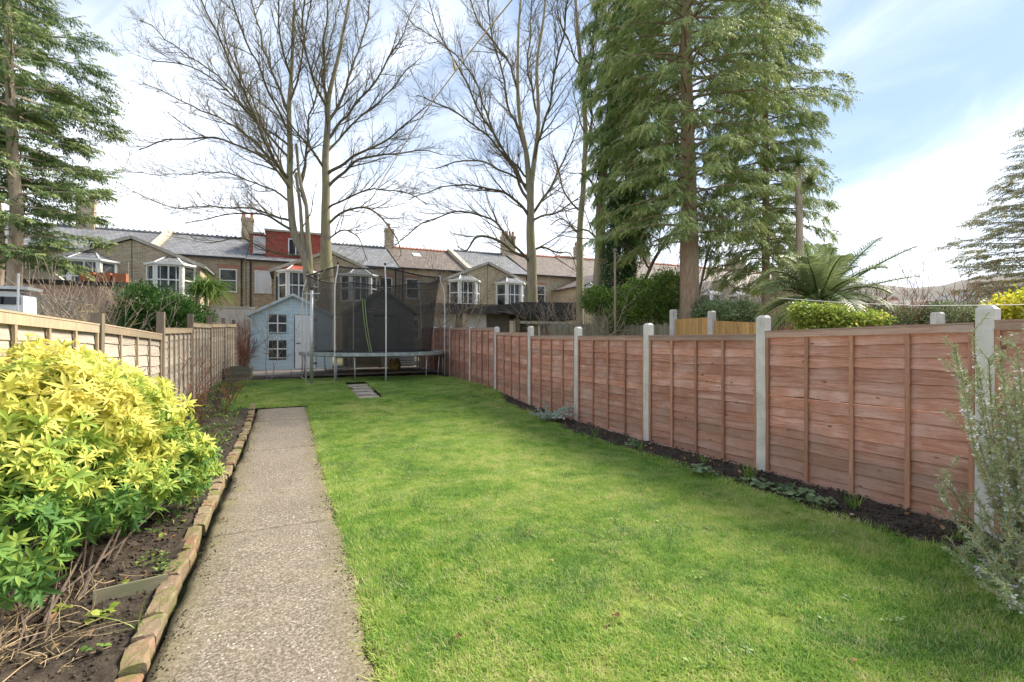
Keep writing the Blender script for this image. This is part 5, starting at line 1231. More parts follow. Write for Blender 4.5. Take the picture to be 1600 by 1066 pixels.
# weeping shrub with strap leaves
def strap_T(L=.9, w=.03, rs=0, n=6, droop=1.3):
    r = random.Random(rs); v = []; f = []
    for k in range(n+1):
        t = k/n; y = L*(t-.25*t*t*droop*.5); z = L*(.25*t-.62*droop*t*t); ww = w*(1-t)**.6 if k < n else 0; v += [(-ww/2, y, z), (ww/2, y, z)]
    for k in range(n): a = 2*k; f += [(a, a+1, a+3), (a, a+3, a+2)]
    return np.array(v), np.array(f), np.linspace(-.1, .15, len(v))
n = 900; b0 = at(322, 455, 15.5); root = thing('strap_leaved_shrub', (b0.x, b0.y, g(b0.y)), 'weeping bright green strap leaved shrub left of the black downpipe', 'shrub')
P = np.array(b0)+rdir(n)*np.array([.45, .4, .3])*rng.random((n, 1)); D = rdir(n, .4); D[:, 2] = np.abs(D[:, 2])
v, f, a = multi([strap_T(.8, .028), strap_T(1.0, .03, 1, droop=1.6)], P, D, rng.uniform(.6, 1.1, n), rng.uniform(.3, .8, n)); put('foliage', np_mesh('foliage', v, f, M['leaf_green'], a), root)
mb = MB(); mb.tube([(b0.x, b0.y, 0), (b0.x, b0.y, b0.z)], [.07, .05], 6); part('trunk', mb, M['twig'], root)

# ------------------------------------------------------------------ palm and cordyline
def frond(base, azim, L, lift, droop, seed, roll=0):
    rs = random.Random(seed); h = Vector((math.cos(azim), math.sin(azim), 0)); pts = []; n = 16
    for k in range(n+1):
        t = k/n; pts.append(base+h*(L*(t*math.cos(lift)*(1-.12*t)))+UP*(L*(math.sin(lift)*t-droop*t*t)))
    mb = MB(); mb.tube(pts, [.026*(1-.8*k/n)+.004 for k in range(n+1)], 5, cap=False)
    V, Fc, A = [], [], []; b = 0; m = 50
    for k in range(m):
        t = .14+.86*k/m; i = min(int(t*n), n-1); q = t*n-i; p = pts[i].lerp(pts[i+1], q); tg = (pts[i+1]-pts[i]).normalized(); sd = tg.cross(UP).normalized(); nu = sd.cross(tg)
        ll = .50*math.sin(math.pi*min(1, t*.9+.12))**.6*rs.uniform(.85, 1.1)+.05
        for s_ in (-1, 1):
            d = (tg*.75+sd*s_*.75+nu*(.35 if k % 2 else .1)).normalized(); tip = p+d*ll-UP*ll*rs.uniform(.12, .4); mid = p+d*ll*.5-UP*ll*.04; w_ = tg*.014
            V += [p-w_*.6, p+w_*.6, mid-w_, mid+w_, tip]; Fc += [(b, b+1, b+3), (b, b+3, b+2), (b+2, b+3, b+4)]; c = .35+.3*rs.random(); A += [c]*5; b += 5
    return mb, np.array([tuple(x) for x in V]), np.array(Fc), np.array(A)
pc = at(1280, 470, 12.2); root = thing('palm_tree', (pc.x, pc.y, g(pc.y)), 'spreading feathery palm with arching fronds behind the red fence', 'palm', None)
mb = MB(); mb.tube([(pc.x, pc.y, g(pc.y)-.1), (pc.x, pc.y, pc.z-.5), (pc.x, pc.y, pc.z)], [.26, .24, .2], 10); part('trunk', mb, M['bark_conifer'], root)
rsP = random.Random(5); fr = []
for k in range(34):
    az = k*2.399+rsP.uniform(-.2, .2); t = k/34; fr.append((az, rsP.uniform(1.6, 2.3), R(78-88*t+rsP.uniform(-8, 8)), .30+.38*t))
RTa = math.atan2(RT.y, RT.x)
fr += [(RTa+.1, 3.0, R(52), .24), (RTa-.15, 3.1, R(38), .19), (RTa+math.pi+.2, 2.2, R(40), .50), (RTa+.4, 2.3, R(62), .35), (RTa+.05, 3.2, R(20), .14), (RTa+math.pi-.1, 2.5, R(55), .55), (RTa+math.pi+.4, 2.3, R(28), .42), (RTa+math.pi-.5, 2.4, R(45), .6), (RTa+math.pi+.1, 2.6, R(66), .5), (RTa+.2, 2.7, R(60), .42)]
for k, (az, L, lf, dr_) in enumerate(fr):
    mb, V, Fc, A = frond(pc+Vector((math.cos(az), math.sin(az), 0))*.08, az, L, lf, dr_, k)
    fo = put('frond', np_mesh('frond', V, Fc, M['leaf_palm'], A), root); part('midrib', mb, M['leaf_lime'], fo)
def spiky(label, trunkpx, d, heads, w):
    p0 = at(trunkpx[0][0], 530, d); root = thing('cabbage_palm', (p0.x, p0.y, g(p0.y)), label, 'palm')
    pts = [at(x, y, d) for x, y in trunkpx]; pts.insert(0, Vector((pts[0].x, pts[0].y, g(pts[0].y)))); mb = MB(); pp, rr = subdiv(pts, [w*d/F/2*(1-.4*i/len(pts)) for i in range(len(pts))], 3); mb.tube(pp, rr, 9, cap=False); part('trunk', mb, M['bark_pale'], root, True)
    for hx, hy, r_ in heads:
        n = 170; P = np.tile(np.array(at(hx, hy-3, d)), (n, 1)); D = rdir(n, .35); v, f, a = scatter(strap_T(1.0, .05, 0, 5, .5), P, frames(D, rng.uniform(-.3, .3, n)), r_*rng.uniform(.8, 1.1, n), rng.uniform(.2, .7, n)); put('leaf_head', np_mesh('leaf_head', v, f, M['leaf_palm'], a), root)
spiky('slim pale trunked cabbage palm with a spiky head right of the conifer', [(1252, 480), (1250, 400), (1249, 330), (1247, 262)], 16.9, [(1266, 290, .7), (1247, 258, .8)], 13)

# ------------------------------------------------------------------ conifers
SP = [spray(21, .42, .145, .024, .38, k) for k in range(3)]+[spray(16, .28, .115, .023, .18, k+30, 1.2) for k in range(3)]
SPd = [spray(16, .5, .19, .05, .25, k+10) for k in range(4)]
SPh = [spray(20, .52, .17, .032, .10, k+20, spread=1.1) for k in range(4)]
def conifer(name, label, d, trunk, zb, zt, rad_fn, nbr, per, T, mat, bark, droop, seed, group=None, up=.0, scl=(.8, 1.3), skip=0.0, asym=None, twigs=True, body=0):
    rs = random.Random(seed); pts = [at(x, y, d) for x, y, w in trunk]; rad = [w*d/F/2 for x, y, w in trunk]
    pts.insert(0, Vector((pts[0].x, pts[0].y, g(pts[0].y)-.1))); rad.insert(0, rad[0]*1.2)
    top = Vector((pts[-1].x, pts[-1].y, zt)); 
    if top.z > pts[-1].z: pts.append(top); rad.append(.03)
    root = thing(name, (pts[0].x, pts[0].y, g(pts[0].y)), label, 'tree', group)
    pp, rr = subdiv(pts, rad, 4); mb = MB(); mb.tube(pp, rr, 12, cap=False); part('trunk', mb, bark, root, True)
    def ax(z):
        for a, b in zip(pp[:-1], pp[1:]):
            if a.z <= z <= b.z: return a.lerp(b, (z-a.z)/(b.z-a.z))
        return Vector(pp[-1])
    mb = MB(); P, D, Vv, S_ = [], [], [], []
    for k in range(nbr):
        z = zb+(zt-zb)*((k+rs.random())/nbr); az = k*2.399+rs.uniform(-.4, .4); h = Vector((math.cos(az), math.sin(az), 0))
        L = rad_fn(z)*rs.uniform(.72, 1.08)
        L *= .92+.38*noise.noise(Vector((h.x*1.3, h.y*1.3, z*.55+seed)))+rs.uniform(-.08, .12)
        if L < .35: continue
        c = ax(z); n = 6; bp = []
        for i in range(n+1):
            t = i/n; bp.append(c+h*L*t+UP*(up*L*t-droop*L*t*t)+Vector((rs.gauss(0, .03), rs.gauss(0, .03), rs.gauss(0, .03)))*L*.4*t)
        mb.tube(bp, [max(.008, (.018+.009*L)*(1-.85*i/n)) for i in range(n+1)], 4, cap=False)
        m = int(per*L/2.5*rs.uniform(.8, 1.2))
        for q in range(m):
            t = 1-(rs.random()**1.35)*.80; 
            if rs.random() < skip: continue
            i = min(int(t*n), n-1); p = bp[i].lerp(bp[i+1], t*n-i); tg = (bp[i+1]-bp[i]).normalized(); sd = tg.cross(UP).normalized()
            a = rs.uniform(-1.25, 1.25); dd = tg*math.cos(a)+sd*math.sin(a); dd.z += -droop*.6+rs.uniform(-.35, .25)
            off = sd*math.sin(a)*.28*L*.3+UP*rs.uniform(-.10, .10)*(1 if not body else body)
            P.append(tuple(p+off)); D.append(tuple(dd)); S_.append(rs.uniform(*scl)); Vv.append(.18+.45*rs.random()+(.12 if t > .85 else 0))
    part('branches', mb, bark, root)
    v, f, a = multi(T, np.array(P), np.array(D), np.array(S_), np.array(Vv)); put('crown', np_mesh('crown', v, f, mat, a), root)
    return root
def np_mesh_attr_fix(): pass
zpx = lambda py_, d: EYE-(py_-CY)*d/F
conifer('conifer', 'big drooping conifer on a thick brown trunk behind the red fence', 16.5, [(1077, 500, 29), (1077, 400, 28), (1076, 300, 24), (1074, 200, 20), (1072, 80, 16), (1072, 0, 13), (1072, -60, 11)], 4.7, 15.6,
        lambda z: np.interp(z, [4.3, 5.4, 8, 12, 15.6], [1.7, 3.1, 3.5, 3.5, 2.8]), 142, 74, SP, M['leaf_cypress'], M['bark_conifer'], .28, 51, up=.10, skip=.14, scl=(.6, 1.25))
conifer('conifer', 'dense dark green conifer left of the big trunk above the ivy', 20.5, [(985, 500, 22), (985, 300, 18), (985, 100, 12), (985, -60, 8)], 5.4, 17.8,
        lambda z: np.interp(z, [5.2, 7.0, 10, 16, 20], [.9, 1.75, 2.05, 1.9, 1.0]), 172, 84, SP, M['leaf_cypress_dark'], M['bark_conifer'], .36, 52, up=.05, scl=(.9, 1.4))
conifer('conifer', 'airy sunlit conifer crown to the right of the big trunk', 19.5, [(1196, 480, 12), (1197, 350, 11), (1196, 200, 9), (1194, -20, 6)], 3.7, 16.4,
        lambda z: np.interp(z, [3.6, 5.0, 7.5, 11, 14, 18], [1.3, 2.3, 2.6, 2.5, 2.3, 1.5]), 165, 84, SP, M['leaf_cypress'], M['bark_conifer'], .30, 53, up=.1, skip=.22, scl=(.8, 1.3))
conifer('conifer', 'tall layered evergreen with pale trunks at the left frame edge', 13.5, [(22, 470, 19), (24, 400, 18), (26, 330, 16), (20, 250, 14), (15, 120, 11), (12, 0, 8)], 3.5, 12.6,
        lambda z: np.interp(z, [3.5, 4.5, 6, 8, 9.3, 10.2, 11, 12.6], [1.9, 2.2, 2.5, 2.9, 2.75, 2.1, 1.7, .9]), 84, 80, SPh, M['leaf_cedar'], M['bark_pale'], .06, 54, up=.06, scl=(.5, 1.15), body=1.4, skip=.10)
conifer('conifer', 'slimmer evergreen with forked pale stems just left of the layered one', 14.5, [(-5, 470, 13), (0, 380, 12), (-12, 250, 9), (-20, 50, 6)], 5.2, 14,
        lambda z: np.interp(z, [4.4, 6, 9, 14], [1.2, 2.0, 2.1, 1.0]), 60, 60, SPh, M['leaf_cedar'], M['bark_pale'], .1, 55, up=.1, scl=(.8, 1.25))
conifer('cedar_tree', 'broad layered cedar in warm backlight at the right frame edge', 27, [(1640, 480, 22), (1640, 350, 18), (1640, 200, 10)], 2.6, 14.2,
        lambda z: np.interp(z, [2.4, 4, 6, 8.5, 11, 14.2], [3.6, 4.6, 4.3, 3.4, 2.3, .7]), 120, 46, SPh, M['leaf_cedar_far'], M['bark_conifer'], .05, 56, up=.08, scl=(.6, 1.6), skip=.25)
tw('lower bare branches tangled under the left evergreen', gp(60, 13.0), 1.2, 3.6, 12, M['bark_pale'], 58, .8, r0=.025)

# ------------------------------------------------------------------ golden bush in the left bed
gb = thing('golden_bush', (-1.25, 3.2, g(3.2)), 'large golden yellow and green leafed bush overhanging the path edge', 'bush')
blobs = [bl(40, 640, 3.0, .55, .6, .36), bl(120, 650, 3.3, .5, .6, .38), bl(30, 600, 3.6, .55, .5, .34), bl(190, 665, 3.7, .42, .55, .36), bl(110, 625, 4.0, .45, .5, .30), bl(255, 720, 3.9, .33, .42, .30), bl(225, 705, 4.4, .35, .5, .28), bl(295, 735, 4.2, .22, .30, .22), bl(160, 770, 3.2, .36, .42, .24), bl(20, 740, 2.6, .32, .4, .34), bl(60, 600, 4.6, .5, .5, .30), bl(30, 850, 2.35, .16, .3, .26)]
WT = [whorl(7+k % 2, .060+.014*k, .0165+.0015*k, .25+.13*k, k) for k in range(4)]+[whorl(10, .07, .016, .25, k+7) for k in range(2)]
nW = 5200; P, N = shell_points(blobs, nW, .55)
# how deep each whorl sits: shoots near the outside and the top turn golden
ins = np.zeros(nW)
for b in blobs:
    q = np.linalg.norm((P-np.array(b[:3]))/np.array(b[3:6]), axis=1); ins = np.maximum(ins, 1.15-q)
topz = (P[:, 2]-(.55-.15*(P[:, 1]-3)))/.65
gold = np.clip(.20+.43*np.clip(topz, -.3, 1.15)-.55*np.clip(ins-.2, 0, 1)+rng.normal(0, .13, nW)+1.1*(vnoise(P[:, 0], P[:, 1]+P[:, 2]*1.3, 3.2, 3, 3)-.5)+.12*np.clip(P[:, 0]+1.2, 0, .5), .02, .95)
ok = (P[:, 0] < -.42) & (P[:, 0] > -1.80) & (P[:, 2] > .16); P, N, ins, gold = P[ok], N[ok], ins[ok], gold[ok]
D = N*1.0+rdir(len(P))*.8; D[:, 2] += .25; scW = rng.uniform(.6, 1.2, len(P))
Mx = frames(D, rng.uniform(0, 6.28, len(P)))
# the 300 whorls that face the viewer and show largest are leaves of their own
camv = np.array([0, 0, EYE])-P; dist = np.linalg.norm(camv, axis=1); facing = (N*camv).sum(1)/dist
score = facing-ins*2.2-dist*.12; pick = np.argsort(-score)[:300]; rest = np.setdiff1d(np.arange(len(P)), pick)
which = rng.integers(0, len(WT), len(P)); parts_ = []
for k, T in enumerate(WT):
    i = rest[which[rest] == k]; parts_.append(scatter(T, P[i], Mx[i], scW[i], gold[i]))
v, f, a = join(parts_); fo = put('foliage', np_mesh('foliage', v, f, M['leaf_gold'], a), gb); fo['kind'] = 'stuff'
GQ = 6; shared = {}
for i in pick:
    q = int(min(GQ-1, gold[i]*GQ)); key = (int(which[i]), q)
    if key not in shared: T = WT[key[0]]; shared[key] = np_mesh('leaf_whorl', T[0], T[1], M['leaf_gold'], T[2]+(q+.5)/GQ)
    o = bpy.data.objects.new('leaf_whorl', shared[key]); COL.objects.link(o); o.parent = gb
    m4 = Matrix([[*(Mx[i][r_]*scW[i]), P[i][r_]] for r_ in range(3)]+[[0, 0, 0, 1]]); o.matrix_parent_inverse = gb.matrix_basis.inverted(); o.matrix_basis = m4
rs = random.Random(3); mb = MB()
for k in range(26):
    b = blobs[k % len(blobs)]; e = Vector(b[:3])+Vector((rs.uniform(-.7, .7)*b[3], rs.uniform(-.7, .7)*b[4], rs.uniform(-.5, .7)*b[5])); y0 = 2.75+1.2*rs.random(); s0 = Vector((-1.25+rs.uniform(-.25, .2), y0, g(y0)))
    mid = s0.lerp(e, .5)+Vector((rs.uniform(-.12, .12), rs.uniform(-.12, .12), rs.uniform(-.05, .12))); pp, rr = subdiv([s0, mid, e], [rs.uniform(.004, .009), .005, .0025], 3); mb.tube(pp, rr, 5, cap=False)
part('stems', mb, M['twig'], gb)
mb = MB()
for k in range(120):
    y0 = rs.uniform(2.8, 3.8); s0 = Vector((rs.uniform(-1.5, -.90), y0, soilz(np.array(-1.2), np.array(y0))+rs.uniform(.0, .06))); a = rs.uniform(0, 6.28)
    pp = wander(s0, (math.cos(a), math.sin(a), rs.uniform(-.05, .5)), rs.uniform(.12, .42), 4, .22, -.09, rs); pp = [Vector((p.x, p.y, max(p.z, g(p.y)+.03))) for p in pp]; mb.tube(pp, rs.uniform(.0012, .0028), 3, cap=False)
part('dead_twigs', mb, M['twig_tan'], gb)

# ------------------------------------------------------------------ rosemary at the right
rb = thing('rosemary_bush', (4.25, 1.15, g(1)), 'sprawling rosemary bush with pale flowers at the right frame edge', 'bush')
rs = random.Random(9); mbS = MB(); P, D, Pf = [], [], []
tips = [(1492, 540, 2.8), (1520, 520, 3.0), (1545, 560, 2.9), (1562, 552, 3.0), (1590, 545, 2.7), (1604, 515, 2.8), (1475, 735, 2.9), (1535, 790, 2.6), (1510, 650, 3.1), (1530, 600, 2.9), (1560, 640, 2.8), (1585, 600, 2.8), (1620, 560, 2.7), (1560, 700, 2.6), (1590, 720, 2.5), (1575, 780, 2.5), (1520, 830, 2.6), (1500, 860, 2.5), (1595, 840, 2.4), (1610, 660, 2.6), (1640, 600, 2.6), (1555, 620, 3.1), (1540, 670, 3.0), (1578, 660, 2.7), (1550, 880, 2.3), (1600, 900, 2.2), (1630, 760, 2.4), (1650, 700, 2.5), (1505, 575, 2.9), (1600, 580, 2.8), (1568, 590, 2.7), (1590, 640, 2.9), (1610, 700, 2.5), (1548, 735, 2.7)]
for k, (x, y, d) in enumerate(tips*2):
    if k >= len(tips): x += rs.uniform(-5, 70); y += rs.uniform(5, 70); d += rs.uniform(-.25, .3)
    e = at(x, y, d); s0 = Vector((4.25+rs.uniform(-.1, .12), 1.2+rs.uniform(-.15, .2), g(1)+.02)); far = e-s0
    mid1 = s0+Vector((far.x*.55, far.y*.55, far.z*.28)); mid2 = s0+Vector((far.x*.85, far.y*.85, far.z*.62)); pp, rr = subdiv([s0, mid1, mid2, e], [.010, .008, .005, .003], 7); mbS.tube(pp, rr, 5, cap=False)
    m = len(pp)
    for i in range(3, m):
        t = i/(m-1); tg = (pp[i]-pp[i-1]).normalized(); L = (pp[i]-pp[i-1]).length
        for q in range(int(L*520*(.5+.5*t))):
            p = pp[i-1].lerp(pp[i], rs.random()); P.append(tuple(p)); s_ = tg.orthogonal().normalized(); s_.rotate(Matrix.Rotation(rs.uniform(0, 6.28), 3, tg)); D.append(tuple(s_+tg*rs.uniform(.5, 1.3)))
            if rs.random() < .065 and .35 < t < .93: Pf.append(tuple(p+s_*.012))
        if i > 8 and rs.random() < .5:   # side shoots
            s_ = tg.orthogonal().normalized(); s_.rotate(Matrix.Rotation(rs.uniform(0, 6.28), 3, tg)); sh_ = wander(pp[i], tg*.8+s_+UP*.4, rs.uniform(.07, .2), 3, .08, .08, rs); mbS.tube(sh_, .0022, 3, cap=False)
            for j in range(3):
                t2 = (sh_[j+1]-sh_[j]).normalized()
                for q in range(14):
                    p = sh_[j].lerp(sh_[j+1], rs.random()); P.append(tuple(p)); o_ = t2.orthogonal().normalized(); o_.rotate(Matrix.Rotation(rs.uniform(0, 6.28), 3, t2)); D.append(tuple(o_+t2*rs.uniform(.4, 1.2)))
P = np.array(P); D = np.array(D); nT = (np.array([(-.0015, 0, 0), (.0015, 0, 0), (.0017, .015, .001), (0, .028, 0), (-.0017, .015, .001)]), np.array([(0, 1, 2), (0, 2, 4), (4, 2, 3)]), np.zeros(5))
v, f, a = scatter(nT, P, frames(D, rng.uniform(0, 6.28, len(P))), rng.uniform(.7, 1.25, len(P)), rng.uniform(.1, .95, len(P))); o = put('needles', np_mesh('needles', v, f, M['leaf_rosemary'], a), rb); o['kind'] = 'stuff'
part('stems', mbS, M['twig_tan'], rb)
fT = cluster(7, .008, .013, .009, 4); v, f, a = scatter(fT, np.array(Pf), rot_random(len(Pf)), rng.uniform(.7, 1.3, len(Pf)), rng.uniform(0, 1, len(Pf))); o = put('flowers', np_mesh('flowers', v, f, M['flower'], a), rb); o['kind'] = 'stuff'

# ------------------------------------------------------------------ small plants in the beds
def blade_T(L, w, n=4, bend=.35, rs=0):
    v, f = [], []
    for k in range(n+1):
        t = k/n; ww = w*(1-t**1.6); v += [(-ww/2, L*t, -bend*L*t*t), (ww/2, L*t, -bend*L*t*t)]
    for k in range(n): a = 2*k; f += [(a, a+1, a+3), (a, a+3, a+2)]
    return np.array(v), np.array(f), np.linspace(-.1, .1, len(v))
def tuft(label, x, y, n, L, w, mat, spread=.35, name='shoot_clump', z=None, bend=.35):
    z = float(soilz(np.array(x), np.array(y))) if z is None else z
    P = np.stack([rng.normal(x, .025*L/.2, n), rng.normal(y, .03*L/.2, n), np.full(n, z-.01)], -1); D = rdir(n)*spread; D[:, 2] = 1
    v, f, a = scatter(blade_T(L, w, bend=bend), P, frames(D, rng.uniform(0, 6.28, n)), rng.uniform(.55, 1.15, n), rng.uniform(.3, .95, n))
    return tag(put(name, np_mesh(name, v, f, mat, a)), label, 'plant')
def gx(px_, py_, z=None):
    r = ray(px_, py_); p = None; zz = 0
    for _ in range(4): t = (zz-EYE)/r.z; p = Vector((0, 0, EYE))+r*t; zz = g(p.y)+.02
    return p
for (px_, py_, n, L, lb) in ((1172, 752, 46, .20, 'tuft of green bulb shoots at the foot of the second concrete post'), (1335, 796, 34, .16, 'tuft of green bulb shoots below the widest red panel'), (1498, 848, 30, .15, 'tuft of green bulb shoots left of the rosemary'), (1100, 726, 16, .14, 'sparse green shoots between two ivy patches in the right bed'), (930, 683, 14, .16, 'thin green shoots by the third concrete post'), (1000, 706, 18, .14, 'small green shoots at the foot of the third pale post')):
    p = gx(px_, py_); tuft(lb, min(p.x, 4.82), p.y, n, L, .011, M['leaf_green'], .45)
def rosette(label, x, y, n, rad, mat, L=.07, w=.055, h=.06, name='leafy_plant', vlo=.1, vhi=.8):
    z = float(soilz(np.array(x), np.array(y))); P = np.stack([x+rad*np.clip(rng.normal(0, 1, n), -1.1, 1.1), y+1.2*rad*np.clip(rng.normal(0, 1, n), -1.1, 1.1), z+rng.uniform(.01, h, n)], -1)
    T = (*leaflet(L, w, .3, .1), np.zeros(8)); D = rdir(n); D[:, 2] = np.abs(D[:, 2])*.5
    v, f, a = scatter(T, P, frames(D, rng.uniform(-.4, .4, n)), rng.uniform(.6, 1.2, n), rng.uniform(vlo, vhi, n)); return tag(put(name, np_mesh(name, v, f, mat, a)), label, 'plant')
for (px_, py_, n, r_, lb) in ((1225, 772, 70, .10, 'clump of dull green ground leaves beside the second post tuft'), (1275, 792, 60, .10, 'clump of dull green ground leaves below the first red panel bay'), (1175, 760, 40, .08, 'small clump of ground leaves left of the shoots'), (1095, 745, 40, .08, 'low ground leaves at the lawn edge, third from the rosemary'), (990, 700, 30, .07, 'low leaves beside the third pale post'), (1560, 880, 36, .08, 'dark ground leaves under the rosemary stems')):
    p = gx(px_, py_); rosette(lb, min(p.x, 4.78), p.y, n, r_, M['leaf_grey'])
p = gx(843, 660); n = 26; P = np.tile([p.x+.18, p.y, g(p.y)+.03], (n, 1))+rng.normal(0, .03, (n, 3))*[1, 1, .2]; D = rdir(n)*.8; D[:, 2] = .9
v, f, a = multi([spray(18, .42, .11, .035, .5, 3), spray(18, .38, .10, .04, .7, 5)], P, D, rng.uniform(.8, 1.2, n), rng.uniform(.3, .8, n)); tag(put('artichoke_plant', np_mesh('artichoke_plant', v, f, M['leaf_silver'], a)), 'silver grey toothed leaf plant before the fifth concrete post', 'plant')
# left bed: weeds, seedlings, a long grass tuft against the bricks
tuft('long thin grass tuft leaning on the brick edging', *gx(222, 985)[:2], 15, .22, .006, M['leaf_green'], .7, 'grass_tuft', bend=.6)
for (px_, py_, n, r_, L, lb) in ((158, 972, 14, .035, .045, 'small round leaved seedlings in the bare soil'), (95, 968, 8, .03, .05, 'two leaved pale green weed in the bare soil at left'), (148, 1030, 7, .03, .03, 'tiny pale weeds near the bottom of the bed'), (262, 900, 60, .05, .022, 'patch of tiny weeds against the bricks'), (240, 880, 60, .06, .022, 'patch of tiny weeds under the golden bush'), (195, 930, 5, .02, .05, 'yellow green seedling by the buried board')):
    p = gx(px_, py_); rosette(lb, p.x, p.y, n, r_, M['leaf_lime'] if L > .04 else M['leaf_green'], L, L*.8, .05, 'seedling', .3, .8)
    if 'patch' in lb: o_ = bpy.context.scene.collection.objects[-1]; o_['kind'] = 'stuff'; del o_['category']
mb = MB(); p = gx(212, 932); mb.obox((p.x-.02, p.y, p.z+.035), (.17, .012, .05), Euler((-.15, .03, .25))); tag(part('buried_board', mb, M['sleeper'], None), 'short mossy board set on edge in the soil by the bricks', 'board')
# ragged greenery in the far half of the left bed
n = 1500; X = rng.uniform(-1.75, -.78, n); Y = rng.uniform(6.2, 15.2, n); dk = vnoise(X, Y, 1.6, 3, 3) > .42; X, Y = X[dk], Y[dk]; n = len(X)
P = np.stack([X, Y, soilz(X, Y)-.01], -1); D = rdir(n)*.8; D[:, 2] = .8; v1 = scatter(blade_T(.16, .008, bend=.5), P, frames(D, rng.uniform(0, 6.28, n)), rng.uniform(.5, 1.3, n), rng.uniform(.3, 1.0, n))
n = 2600; X = rng.uniform(-1.8, -.76, n); Y = rng.uniform(4.4, 15, n); dk = vnoise(X, Y, 2.2, 3, 8) > .45; X, Y = X[dk], Y[dk]; n = len(X)
P = np.stack([X, Y, soilz(X, Y)+rng.uniform(0, .05, n)], -1); v2 = scatter((*leaflet(.05, .03, .3), np.zeros(8)), P, frames(rdir(n, .2)), rng.uniform(.6, 1.3, n), rng.uniform(.1, .9, n))
put('weeds', np_mesh('weeds', *join([v1, v2])[:2], M['leaf_green'], join([v1, v2])[2]))['kind'] = 'stuff'
# dead leaves and bits of straw lying about
n = 520; X = np.concatenate([rng.uniform(-1.75, -.76, 300), rng.uniform(4.15, 4.85, n-300)]); Y = np.concatenate([rng.uniform(1.2, 9, 300), rng.uniform(1, 12, n-300)]); dz = soilz(X, Y)+.022
P = np.stack([X, Y, dz], -1); v1 = scatter((*leaflet(.05, .028, .3, .3), np.zeros(8)), P, rot_random(n), rng.uniform(.4, 1.0, n), rng.uniform(0, 1, n))
n = 170; X = rng.uniform(.5, 4.3, n); Y = rng.uniform(1, 12, n); P = np.stack([X, Y, gv(Y)+.045], -1); v2 = scatter((*leaflet(.04, .022, .3, .3), np.zeros(8)), P, frames(rdir(n)*[1, 1, .2]), rng.uniform(.4, .9, n), rng.uniform(0, 1, n))
j = join([v1, v2]); put('fallen_leaves', np_mesh('fallen_leaves', j[0], j[1], M['dead'], j[2]))['kind'] = 'stuff'
for px_, py_, lb in ((967, 976, 'single plum brown fallen leaf on the near lawn'), (716, 1010, 'curled orange brown fallen leaf on the near lawn')):
    p = gx(px_, py_); v, f = leaflet(.055, .036, .3, .4); tag(put('fallen_leaf', np_mesh('fallen_leaf', v+np.array([p.x, p.y, g(p.y)+.055]), f, M['dead'], np.full(8, .15))), lb, 'leaf')

# ------------------------------------------------------------------ grass blades (instanced patches on one object)
def grass_patch(seed, n=420, half=.13, h=(.014, .042)):
    r = np.random.default_rng(seed); V, Fc, A = [], [], []
    x = r.uniform(-half, half, n); y = r.uniform(-half, half, n); L = r.uniform(h[0], h[1], n); az = r.uniform(0, 6.283, n); ln = r.uniform(.2, 1.7, n); w = r.uniform(.0010, .0021, n); dry = r.random(n)
    hx, hy = np.cos(az), np.sin(az); sx, sy = -hy, hx
    for t, k in ((0, 1.0), (.5, .85), (1, 0)):
        ox = hx*L*ln*t**1.6*.75; oy = hy*L*ln*t**1.6*.75; oz = L*t*(1-.28*ln*t)
        if k: V += [np.stack([x+ox-sx*w*k, y+oy-sy*w*k, oz], -1), np.stack([x+ox+sx*w*k, y+oy+sy*w*k, oz], -1)]
        else: V += [np.stack([x+ox, y+oy, oz], -1)]
    V = np.stack(V, 1).reshape(-1, 3); b = np.arange(n)[:, None]*5; f = np.concatenate([b+[0, 1, 3], b+[0, 3, 2], b+[2, 3, 4]], 0)
    return np_mesh('grass_patch', V, f, M['grass'], np.repeat(dry, 5))
